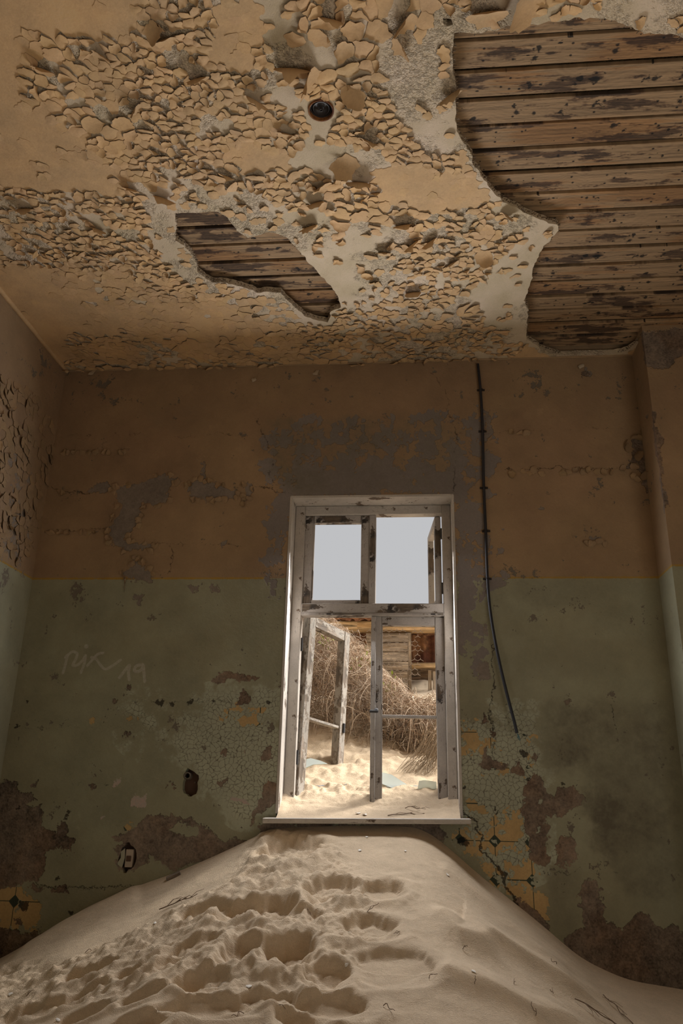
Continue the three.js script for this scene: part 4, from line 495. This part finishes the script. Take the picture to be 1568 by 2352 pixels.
{ // old lamp outlet in the ceiling
  const g = group('ceiling_outlet', null, [SOCK[0], H, SOCK[1]]); tag(g, 'round rusty lamp outlet recessed in the peeling ceiling', 'ceiling outlet');
  const rust = tile(256, (u, v, o) => { const a = N1.at(u, v), d = N3.at(u, v), k = 1 + 0.25 * d; o[0] = lerp(0.16, 0.3, clamp(0.5 + a)) * k; o[1] = lerp(0.06, 0.12, clamp(0.5 + a)) * k; o[2] = 0.03 * k; o[3] = 0.5 + 0.12 * d; });
  const mr = std({ map: rust.map, bumpMap: rust.bump, bumpScale: 0.002, side: THREE.DoubleSide, roughness: 0.8 }), md = std({ color: new THREE.Color().setRGB(0.035, 0.028, 0.026), roughness: 0.5, side: THREE.DoubleSide });
  const L = (pts, mat, name) => mesh(name, new THREE.LatheGeometry(pts.map((p) => new THREE.Vector2(...p)), 40), mat, g);
  L([[0.047, 0.03], [0.0475, -0.006], [0.05, -0.009], [0.054, -0.008], [0.055, 0.03]], mr, 'rim'); L([[0.0, 0.032], [0.046, 0.032], [0.046, 0.006], [0.043, 0.004], [0.041, 0.02], [0.036, 0.02], [0.035, 0.006], [0.032, 0.004], [0.03, 0.022], [0.012, 0.022], [0.011, 0.01], [0.0075, 0.008], [0.0065, 0.026]], md, 'cup');
  const t = L([[0.004, 0.02], [0.004, -0.004], [0.0075, -0.004], [0.008, 0.02]], md, 'wire_tube');
}
const mTerracotta = std({ color: new THREE.Color().setRGB(0.10, 0.055, 0.035), roughness: 0.9, side: THREE.DoubleSide }), mOldTin = std({ color: new THREE.Color().setRGB(0.16, 0.13, 0.10), roughness: 0.7, metalness: 0.2, side: THREE.DoubleSide });
{ // broken outlet in the wall to the left of the window
  const q = W(437, 1795), g = group('wall_outlet', null, [q[0], q[1], -0.045]); tag(g, 'broken round outlet with a pipe stub in a hole of the green wall', 'wall outlet');
  const back = mesh('back_plate', new THREE.CircleGeometry(0.085, 24), mTerracotta, g); back.position.z = 0.0; const p = mesh('pipe_stub', new THREE.LatheGeometry([[0.013, 0], [0.013, 0.05], [0.02, 0.05], [0.02, 0]].map((p) => new THREE.Vector2(...p)), 22), mOldTin, g); p.rotation.x = Math.PI / 2; p.position.set(-0.02, 0.03, 0); const s = mesh('screw', new THREE.CylinderGeometry(0.004, 0.004, 0.012, 8), mOldTin, g); s.rotation.x = Math.PI / 2; s.position.set(0.018, -0.005, 0.005);
}
{ // switch box in a broken hole low on the wall
  const q = W(290, 1971), g = group('switch_box', null, [q[0], q[1], -0.05]); tag(g, 'old pale switch insert in a broken hole of the bare plaster', 'switch');
  boxAt('box_back', -0.055, 0.055, -0.075, 0.075, -0.004, 0.004, mTerracotta, g); boxAt('switch_block', -0.008, 0.034, -0.046, 0.044, 0.004, 0.046, std({ color: new THREE.Color().setRGB(0.44, 0.36, 0.29), roughness: 0.8 }), g, 0.004); boxAt('switch_key', 0.0, 0.026, -0.016, 0.012, 0.046, 0.054, mTerracotta, g, 0.004);
  const sh = new THREE.Shape([[-0.05, -0.03], [-0.022, -0.046], [-0.012, 0.0], [-0.016, 0.045], [-0.034, 0.03], [-0.03, 0.0]].map((p) => new THREE.Vector2(...p))); const pg = new THREE.ExtrudeGeometry(sh, { depth: 0.008, bevelSize: 0.002, bevelThickness: 0.002, bevelSegments: 1 }); const pl = mesh('cover_shard', pg, std({ color: new THREE.Color().setRGB(0.36, 0.35, 0.27), roughness: 0.8 }), g); pl.position.z = 0.04;
}
function chip(r, seed, curl = 0.2) { // loose flake of paint
  const b = new MB(), n = 9, c = b.v(0, r * curl * 0.0, 0), rim = [], rim2 = []; for (let k = 0; k < n; k++) { const a = k / n * 6.2832, q = r * (0.65 + 0.6 * hash2(k, seed, 3)); rim.push(b.v(Math.cos(a) * q, r * curl * Math.cos(a) ** 2, Math.sin(a) * q * 0.8)); } const c2 = b.v(0, -0.002, 0); for (let k = 0; k < n; k++) { const p = rim[k] * 3; rim2.push(b.v(b.p[p], b.p[p + 1] - 0.002, b.p[p + 2])); }
  for (let k = 0; k < n; k++) { const l = (k + 1) % n; b.t(c, rim[l], rim[k]); b.t(c2, rim2[k], rim2[l]); b.t(rim[k], rim[l], rim2[k]); b.t(rim[l], rim2[l], rim2[k]); } return b.geo();
}
const mChip = std({ color: new THREE.Color().setRGB(0.5, 0.42, 0.31), vertexColors: true, side: THREE.DoubleSide });
for (const [x, y, r, l] of [[212, 856, 0.026, 'pale hanging paint flake at the top left of the window wall'], [583, 872, 0.02, 'pale hanging paint flake below the ceiling above the graffiti side'], [726, 856, 0.022, 'curled paint flake hanging from the ceiling edge above the window'], [1333, 842, 0.02, 'pale torn paint flake hanging below the dark ceiling hole']]) { const p = onZ(x, y, 0.012); const m = tag(mesh('loose_flake', chip(r, x, 0.3), mChip), l, 'paint flake'); m.position.set(...p); m.rotation.set(1.35, 0.2, 0.1 * (x % 7)); }

// ---------------------------------------------------------------- outside: shed, wire, bushes, broken glass
const tShed = tile(512, (u, v, o) => { const g = N3.at(u * 0.25, v * 2) * 0.6 + N2.at(u * 0.25, v * 3), a = N1.at(u, v), k = 1 + 0.2 * g + 0.08 * a, w = clamp(0.5 + 0.5 * N1.at(u * 0.5 + 0.3, v * 4)); o[0] = lerp(0.34, 0.5, w) * k; o[1] = lerp(0.25, 0.41, w) * k; o[2] = lerp(0.16, 0.31, w) * k; o[3] = 0.5 + 0.1 * g; });
const mShed = std({ map: tShed.map, bumpMap: tShed.bump, bumpScale: 0.006 });
const mBeam = std({ map: tShed.map, bumpMap: tShed.bump, bumpScale: 0.006, color: new THREE.Color().setRGB(1.25, 1.05, 0.72) });
const tRust = tile(512, (u, v, o) => { const a = N1.at(u, v), d = N2.at(u * 2, v * 2), e = clamp(0.5 + 0.6 * a), k = 1 + 0.2 * d; o[0] = lerp(0.15, 0.38, e) * k; o[1] = lerp(0.06, 0.2, e) * k; o[2] = lerp(0.035, 0.10, e) * k; o[3] = 0.5 + 0.1 * d; });
const mRust = std({ map: tRust.map, bumpMap: tRust.bump, bumpScale: 0.003, side: THREE.DoubleSide, roughness: 0.85 });
const SZ = -4.2, S = (px, py, dz = 0) => onZ(px, py, SZ + dz);
function corrugated(w, h, pitch, amp) { const b = new MB(), nx = Math.round(w / pitch * 8), ny = 8; for (let j = 0; j <= ny; j++) for (let i = 0; i <= nx; i++) { const x = i / nx * w, y = j / ny * h; b.v(x, y + (j === 0 ? 0.03 * (hash2(i >> 1, 3, 3) - 0.5) : 0), amp * Math.sin(x / pitch * 6.2832), [1, 1, 1], x, y); } for (let j = 0; j < ny; j++) for (let i = 0; i < nx; i++) { const a = j * (nx + 1) + i; b.t(a, a + 1, a + nx + 1); b.t(a + 1, a + nx + 2, a + nx + 1); } return b.geo(); }
{
  const g = group('shed'); tag(g, 'half-buried shed of weathered planks, beams and rusty corrugated iron', 'shed');
  const a = S(690, 1452), b = S(1040, 1428); boxAt('beam', a[0], b[0], a[1], b[1], SZ - 0.06, SZ + 0.06, mBeam, g, 0.02);
  const r0 = S(690, 1426), r1 = S(1040, 1402); { const m = mesh('roof_sheet', corrugated(r1[0] - r0[0] + 0.6, 2.2, 0.11, 0.022), mRust, g); m.position.set(r0[0] - 0.3, r0[1] + 0.07, SZ + 0.25); m.rotation.x = -Math.PI / 2 + 0.02; }
  { const m = mesh('fascia', corrugated(r1[0] - r0[0], 0.085, 0.14, 0.015), mRust, g); m.position.set(r0[0], r0[1] - 0.015, SZ + 0.1); }
  // plank panel
  const p0 = S(840, 1586), p1 = S(938, 1457), rows = 6; for (let k = 0; k < rows; k++) { const y0 = lerp(p0[1], p1[1], k / rows), y1 = lerp(p0[1], p1[1], (k + 1) / rows) - 0.006; const m = boxAt('plank', p0[0] + 0.01 * hash2(k, 1), p1[0] - 0.012 * hash2(k, 2), y0, y1, SZ + 0.06, SZ + 0.085, mShed, g, 0.004); m.position.z += 0.008 * hash2(k, 5); m.rotation.z = 0.008 * (hash2(k, 3) - 0.5); }
  { const q0 = S(893, 1605), q1 = S(934, 1590); boxAt('plank', q0[0], q1[0], q0[1], q1[1], SZ + 0.06, SZ + 0.085, mShed, g, 0.004); const s0 = S(932, 1640), s1 = S(941, 1455); boxAt('post', s0[0], s1[0] + 0.015, s0[1] - 0.6, s1[1], SZ - 0.02, SZ + 0.058, mShed, g, 0.006); }
  { const q0 = S(940, 1536), q1 = S(1040, 1523); boxAt('rail', q0[0], q1[0], q0[1], q1[1], SZ - 0.03, SZ + 0.03, mBeam, g, 0.012); const s0 = S(984, 1640), s1 = S(1003, 1538); boxAt('plank', s0[0], s0[0] + 0.04, s0[1] - 0.4, s1[1], SZ - 0.06, SZ - 0.035, mShed, g, 0.004); boxAt('plank', s0[0] + 0.05, s1[0], s0[1] - 0.4, s1[1] - 0.01, SZ - 0.06, SZ - 0.035, mShed, g, 0.004); }
  { const q0 = S(944, 1526), q1 = S(1050, 1452); const m = mesh('corrugated_sheet', corrugated(q1[0] - q0[0], q1[1] - q0[1], 0.12, 0.026), mRust, g); m.position.set(q0[0], q0[1] + 0.02, SZ - 0.3); const m2 = mesh('corrugated_sheet', corrugated(0.7, 0.8, 0.11, 0.022), mRust, g); const k = S(720, 1540); m2.position.set(k[0] + 0.0, k[1], SZ - 0.35); }
  boxAt('back_wall', a[0] - 0.3, b[0] + 0.6, 1.2, 3.05, SZ - 2.1, SZ - 2.0, mShed, g); boxAt('side_wall', a[0] - 0.35, a[0] - 0.3, 1.2, 3.05, SZ - 2.1, SZ + 0.05, mShed, g); boxAt('side_wall', b[0] + 0.6, b[0] + 0.65, 1.2, 3.05, SZ - 2.1, SZ + 0.05, mShed, g);
}
{ // chicken wire, each strand a real wire
  const b = new MB(), a0 = S(800, 1575, 0.12), a1 = S(958, 1450, 0.12), z = SZ + 0.12, c = 0.062; let n = 0;
  for (let j = 0; j * c * 0.86 < a1[1] - a0[1]; j++) for (let i = 0; i * c < a1[0] - a0[0]; i++) { const x = a0[0] + (i + (j & 1) * 0.5) * c, y = a0[1] + j * c * 0.86, e = (x - a0[0]) / (a1[0] - a0[0]); if (y < a1[1] - 0.25 - 0.35 * vnoise(x * 5, 3, 2) - (e > 0.3 && e < 0.9 ? 0.2 : 0)) continue; if (hash2(i, j, 44) < 0.12) continue; const q = (u, v) => [x + u * c + 0.03 * (fbm((x + u * c) * 6, (y + v * c) * 6, 2, 41) - 0.5), y + v * c + 0.03 * (fbm((x + u * c) * 6 + 9, (y + v * c) * 6, 2, 42) - 0.5), z + 0.012 * (fbm((x + u * c) * 5, (y + v * c) * 5, 2, 8) - 0.5)]; const t = q(0, 0.29), m = q(0, 0.57), l = q(-0.5, 0), r = q(0.5, 0); b.tube([t, m], 0.0038, 0.0038, 4); b.tube([t, l], 0.0032, 0.0032, 4); b.tube([t, r], 0.0032, 0.0032, 4); n++; }
  const m = mesh('chicken_wire', b.geo(), std({ color: new THREE.Color().setRGB(0.40, 0.32, 0.25), roughness: 0.8 })); tag(m, 'torn chicken wire hanging before the shed planks', 'wire mesh'); m.userData.kind = 'stuff';
}
const mTwig = std({ vertexColors: true, color: 0xffffff, roughness: 0.95 });
const leafGeo = (() => { const s = new THREE.Shape(); s.moveTo(0, 0); s.quadraticCurveTo(0.012, 0.012, 0, 0.036); s.quadraticCurveTo(-0.012, 0.012, 0, 0); const g = new THREE.ShapeGeometry(s, 4); const p = g.attributes.position; for (let i = 0; i < p.count; i++) p.setZ(i, Math.abs(p.getX(i)) * 0.5 + p.getY(i) ** 2 * 4); g.computeVertexNormals(); return g.toNonIndexed(); })();
const mLeaf = std({ color: new THREE.Color().setRGB(0.34, 0.47, 0.05), roughness: 0.7, side: THREE.DoubleSide });
const BUSH_TOP = [[-1.6, 2.3], [-0.80, 2.33], [-0.62, 2.24], [-0.5, 2.13], [-0.28, 1.95], [-0.08, 1.76], [0.1, 1.68], [0.6, 1.62]];
function bushTop(x) { let k = 0; while (k < BUSH_TOP.length - 2 && BUSH_TOP[k + 1][0] < x) k++; const a = BUSH_TOP[k], b = BUSH_TOP[k + 1]; return lerp(a[1], b[1], clamp((x - a[0]) / (b[0] - a[0]))) + 0.22 * (fbm(x * 9, 2, 4, 8) - 0.5); }
function bush(label, [x0, x1, z0, z1], count, seed, tones, fill = 1) {
  const g = group('dry_bush', null, [0, 0, 0]); tag(g, label, 'bush'); const R = rng(seed), b = new MB();
  for (let k = 0; k < count; k++) { let x = lerp(x0, x1, R()), z = lerp(z0, z1, R()); const gy = sandGround(x, z), top = bushTop(x); let y = lerp(gy - 0.02, lerp(gy, top, fill), Math.pow(R(), 0.75)); if (top < gy) continue;
    const c0 = tones[Math.floor(R() * tones.length)], t = 0.65 + 0.65 * R(), col = c0.map((v) => v * t), pts = []; let dx = (R() - 0.5) * 1.4, dy = R() * 1.2 - 0.45, dz = (R() - 0.35) * 1.2; const L = 0.028 + 0.034 * R(), n = 4 + Math.floor(R() * 4), bend = (R() - 0.5) * 1.4, droop = R() < 0.4 ? 0.35 : 0.05;
    for (let i = 0; i <= n; i++) { pts.push([x, y, z]); const l = Math.hypot(dx, dy, dz) || 1; x += dx / l * L; y += dy / l * L; z += dz / l * L; dx += bend * dy + (R() - 0.5) * 0.8; dy += -droop * (0.6 + R()) - bend * dx * 0.5 + (R() - 0.5) * 0.6; dz += (R() - 0.5) * 0.8; y = Math.min(Math.max(y, sandGround(x, z) + 0.003), bushTop(x) + 0.10 * R() * R()); }
    b.tube(pts, 0.0014 + 0.0022 * R() * R(), 0.0008, 3, col, false); }
  for (let k = 0; k < count / 24; k++) { const x = lerp(x0, x1, R()), z = lerp(z1 - 0.25, z1 + 0.06, R()), gy = sandGround(x, z), y = gy + (bushTop(x) - gy) * R() * 0.75, a = (R() - 0.5) * 0.34, h = 0.05 + 0.16 * R(), t = 0.7 + 0.6 * R(), c = tones[3].map((v) => v * t); b.tube(curve([[x, y, z - 0.05], [x + a * 0.4, y + h * 0.25, z], [x + a * 0.8, y - h * 0.35, z + 0.05], [x + a * 0.75 + 0.05 * (R() - 0.5), Math.max(y - h, gy - 0.02), z + 0.06]], 9), 0.0026 + 0.0014 * R(), 0.0013, 4, c, false); }
  const m = mesh('twigs', b.geo(), mTwig, g); m.userData.kind = 'stuff'; return g;
}
function sprigs(g, pts, seed) { const R = rng(seed); for (const [px, py, z, n] of pts) { const p = onZ(px, py, z), geos = []; for (let k = 0; k < n; k++) { const q = leafGeo.clone(); q.scale(0.6 + 0.7 * R(), 0.6 + 0.7 * R(), 1); q.rotateX(R() * 1.2 - 0.9); q.rotateY(R() * 6.28); q.rotateZ((R() - 0.5) * 1.4); q.translate((R() - 0.5) * 0.055, (R() - 0.5) * 0.07, (R() - 0.5) * 0.04); geos.push(q); } const m = mesh('leaf_sprig', mergeGeometries(geos), mLeaf, g); m.position.set(...p); m.userData.kind = 'stuff'; m.userData.label = 'fresh green leaf sprig'; } }
const DRY = [[0.42, 0.32, 0.225], [0.54, 0.43, 0.32], [0.28, 0.19, 0.125], [0.62, 0.51, 0.40], [0.40, 0.27, 0.175]];
{
  const g = bush('large tangled dry bush filling the sandy slope outside the window', [-1.5, 0.42, -1.75, -0.98], 10500, 3, DRY);
  sprigs(g, [[725, 1430, -1.3, 14], [738, 1450, -1.3, 9], [745, 1478, -1.25, 14], [757, 1490, -1.25, 7], [723, 1466, -1.3, 8], [826, 1524, -1.2, 6], [851, 1526, -1.2, 8], [812, 1529, -1.2, 10], [722, 1530, -1.2, 6], [888, 1585, -1.2, 12], [903, 1590, -1.2, 7], [760, 1465, -1.3, 6], [902, 1553, -1.25, 5], [712, 1418, -1.35, 8], [840, 1500, -1.2, 4]], 5);
  const t = group('dry_grass_tuft'); tag(t, 'tuft of straw-coloured dry grass beside the right jamb', 'grass'); const b = new MB(), R = rng(8); for (let k = 0; k < 130; k++) { const x = 0.21 + (R() - 0.5) * 0.14, z = -0.62 + (R() - 0.5) * 0.16, y = sandGround(x, z), l = 0.14 + 0.2 * R(), t = 0.7 + 0.5 * R(), col = [0.46, 0.36, 0.25].map((v) => v * t), dx = -0.35 - 0.6 * R(), h = 0.06 + 0.2 * R(); b.tube(curve([[x + 0.04, y + h * 1.35, z], [x + dx * l * 0.3, y + h * 0.9, z + 0.03], [x + dx * l * 0.7, y + h * 0.35, z + 0.06], [x + dx * l * (0.8 + 0.5 * R()), y - 0.02, z + 0.1 + 0.05 * R()]], 7), 0.0024, 0.0014, 4, col, false); } const m = mesh('blades', b.geo(), mTwig, t); m.userData.kind = 'stuff';
}
// broken panes lying in the sand
const mGlass = new THREE.MeshPhysicalMaterial({ color: new THREE.Color().setRGB(0.82, 0.9, 0.9), roughness: 0.28, transmission: 0.55, thickness: 0.004, ior: 1.5, attenuationColor: new THREE.Color().setRGB(0.5, 0.75, 0.68), attenuationDistance: 0.05, specularIntensity: 1 });
function shard(px, z, pts, label, tilt) { // outline given in the photograph, laid on a leaning plane at that depth
  const p = pts.map((q) => onZ(q[0], q[1], z)), c = p.reduce((s, q) => [s[0] + q[0] / p.length, s[1] + q[1] / p.length], [0, 0]), k = 1 / Math.cos(tilt); const sh = new THREE.Shape(p.map((q) => new THREE.Vector2(q[0] - c[0], (q[1] - c[1]) * k))); const g = new THREE.ExtrudeGeometry(sh, { depth: 0.004, bevelEnabled: false }); const m = tag(mesh('glass_shard', g, mGlass), label, 'broken glass', 'pieces of broken window glass in the sand'); m.position.set(c[0], c[1], z); m.rotation.x = -tilt; return m;
}
shard(0, -0.31, [[876, 1774], [899, 1780], [948, 1812], [940, 1818], [905, 1813], [887, 1805], [877, 1801]], 'pale pointed shard of window glass behind the right casement', 0.7);
shard(0, -0.27, [[962, 1794], [975, 1792], [1002, 1796], [1003, 1826], [985, 1830], [958, 1826], [958, 1815]], 'grey rounded shard of window glass against the right jamb', 0.25);
shard(0, -0.42, [[695, 1746], [712, 1742], [735, 1748], [752, 1755], [720, 1757], [697, 1768]], 'bright flat shard of window glass beside the left casement', 0.8);

// ---------------------------------------------------------------- litter on the sand
{
  const R = rng(77), mT = std({ vertexColors: true, color: new THREE.Color().setRGB(0.17, 0.115, 0.075) });
  const twig = (L, seed, forks = 1) => { const b = new MB(), r = rng(seed), p = [[0, 0, 0]]; let a = 0; for (let k = 0; k < 5; k++) { a += (r() - 0.5) * 0.55; const q = p[p.length - 1]; p.push([q[0] + Math.cos(a) * L / 5, 0.012 * r(), q[2] + Math.sin(a) * L / 5]); } b.tube(curve(p, 14), 0.0011 + 0.008 * L, 0.0008 + 0.003 * L, 5); for (let f = 0; f < forks; f++) { const s = p[1 + f % 4], t = (r() - 0.5) * 2.4; b.tube([s, [s[0] + Math.cos(t) * L * 0.2, 0.012, s[2] + Math.sin(t) * L * 0.2], [s[0] + Math.cos(t + 0.4) * L * 0.38, 0.02 * r(), s[2] + Math.sin(t + 0.4) * L * 0.38]], 0.0009 + 0.004 * L, 0.0008, 4); } return b.geo(); };
  const lay = (o, px, py, yaw, up = 0.003) => { const p = onSand(px, py), e = 0.02, nx = (drift(p[0] - e, p[2]) - drift(p[0] + e, p[2])) / (2 * e), nz = (drift(p[0], p[2] - e) - drift(p[0], p[2] + e)) / (2 * e); o.position.set(p[0], p[1] + up, p[2]); o.quaternion.setFromUnitVectors(new THREE.Vector3(0, 1, 0), new THREE.Vector3(nx, 1, nz).normalize()).multiply(new THREE.Quaternion().setFromAxisAngle(new THREE.Vector3(0, 1, 0), yaw)); return o; };
  lay(tag(mesh('dry_root', twig(0.2, 3, 7), mT), 'branched dry root lying on the left shoulder of the dune', 'root'), 365, 2095, 0.1, 0.012);
  lay(tag(mesh('dry_root', twig(0.2, 9, 5), mT), 'dark forked root at the lower right foot of the dune', 'root'), 1320, 2300, -0.35, 0.01); lay(tag(mesh('dry_root', twig(0.16, 12, 6), mT), 'small knotted root lying above the forked root on the right slope', 'root'), 1385, 2290, -0.8, 0.01);
  lay(tag(mesh('plank_offcut', bar(0.075, 0.02, 0.03, 0.003), mGrey), 'short grey wood offcut where the dune meets the left wall', 'offcut'), 398, 2016, 0.3, 0.008);
  const twigs = [[320, 2185, 'short dark twig on the left of the dune, below the branched root'], [706, 2088, 'short dark twig beside the upper middle footprints'], [843, 2096, 'dark twig on smooth sand just right of the middle footprints'], [918, 2142, 'dark twig alone on the right rim of the footprints'], [560, 2330, 'twig at the bottom edge of the dune, left of its middle'], [640, 2310, 'twig right of the twig at the bottom edge'], [985, 2250, 'small twig on the lower crest right of the dune middle'], [1090, 2262, 'small twig lying under the lower curved crest'], [1062, 2182, 'twig standing in the hollow under the upper curved crest'], [1270, 2284, 'twig on the dark right flank beside the forked root'], [1230, 2335, 'twig at the bottom of the right flank'], [1180, 2262, 'twig halfway down the smooth right flank'], [1278, 2216, 'topmost twig on the right flank near the wall'], [195, 2190, 'twig on the smooth left shoulder near the wall'], [60, 2290, 'twig in the rough sand at the far left'], [880, 2312, 'twig low in the middle of the dune']];
  twigs.forEach(([x, y, l]) => lay(tag(mesh('twig', twig(0.025 + 0.04 * R(), x, Math.floor(R() * 2)), mT), l, 'twig', 'dry twigs scattered on the dune'), x, y, R() * 6.28));
  const mW = std({ color: new THREE.Color().setRGB(0.72, 0.68, 0.62), vertexColors: true, side: THREE.DoubleSide });
  [[826, 1955, 'white paint chip near the top of the dune, left of its pair'], [842, 1924, 'tiny white paint chip just below the sill'], [931, 1956, 'white paint chip at the upper right of the dune'], [571, 2268, 'white paint chip in the lower left footprints'], [795, 2218, 'white paint chip beside the lower middle footprints'], [355, 2122, 'white paint chip below the branched root'], [1028, 2011, 'white paint chip on the smooth right edge under the sill corner'], [133, 2345, 'white paint chip in the bottom left corner'], [1087, 2233, 'white paint chip on the right flank under the upper crest'], [24, 2285, 'white paint chip at the far left edge']].forEach(([x, y, l]) => lay(tag(mesh('paint_chip', chip(0.006 + 0.006 * R(), x, 0.2), mW), l, 'paint chip', 'white paint chips scattered on the dune'), x, y, R() * 6.28, 0.004));
  const lay2 = (o, px, py, z, yaw) => { const p = onZ(px, py, z); o.position.set(p[0], sillSand(p[0], z) + 0.004, z); o.rotation.set(0.1, yaw, 0); };
  lay2(tag(mesh('paint_chip', chip(0.013, 5, 0.3), mW), 'white paint chip on the sill sand, left of the pair', 'paint chip'), 822, 1861, 0.0, 0.3); lay2(tag(mesh('paint_chip', chip(0.014, 8, 0.4), mW), 'white paint chip on the sill sand, right of the pair', 'paint chip'), 838, 1865, 0.02, 1.1);
  lay2(tag(mesh('twig', twig(0.2, 21, 3), mT), 'long thin twig lying across the sand on the sill', 'twig'), 890, 1870, 0.03, 0.15); lay2(tag(mesh('twig', twig(0.12, 25, 5), mT), 'forked twig leaning on the sill sand by the right jamb', 'twig'), 930, 1850, -0.06, -0.4);
}
renderer.render(scene, camera);
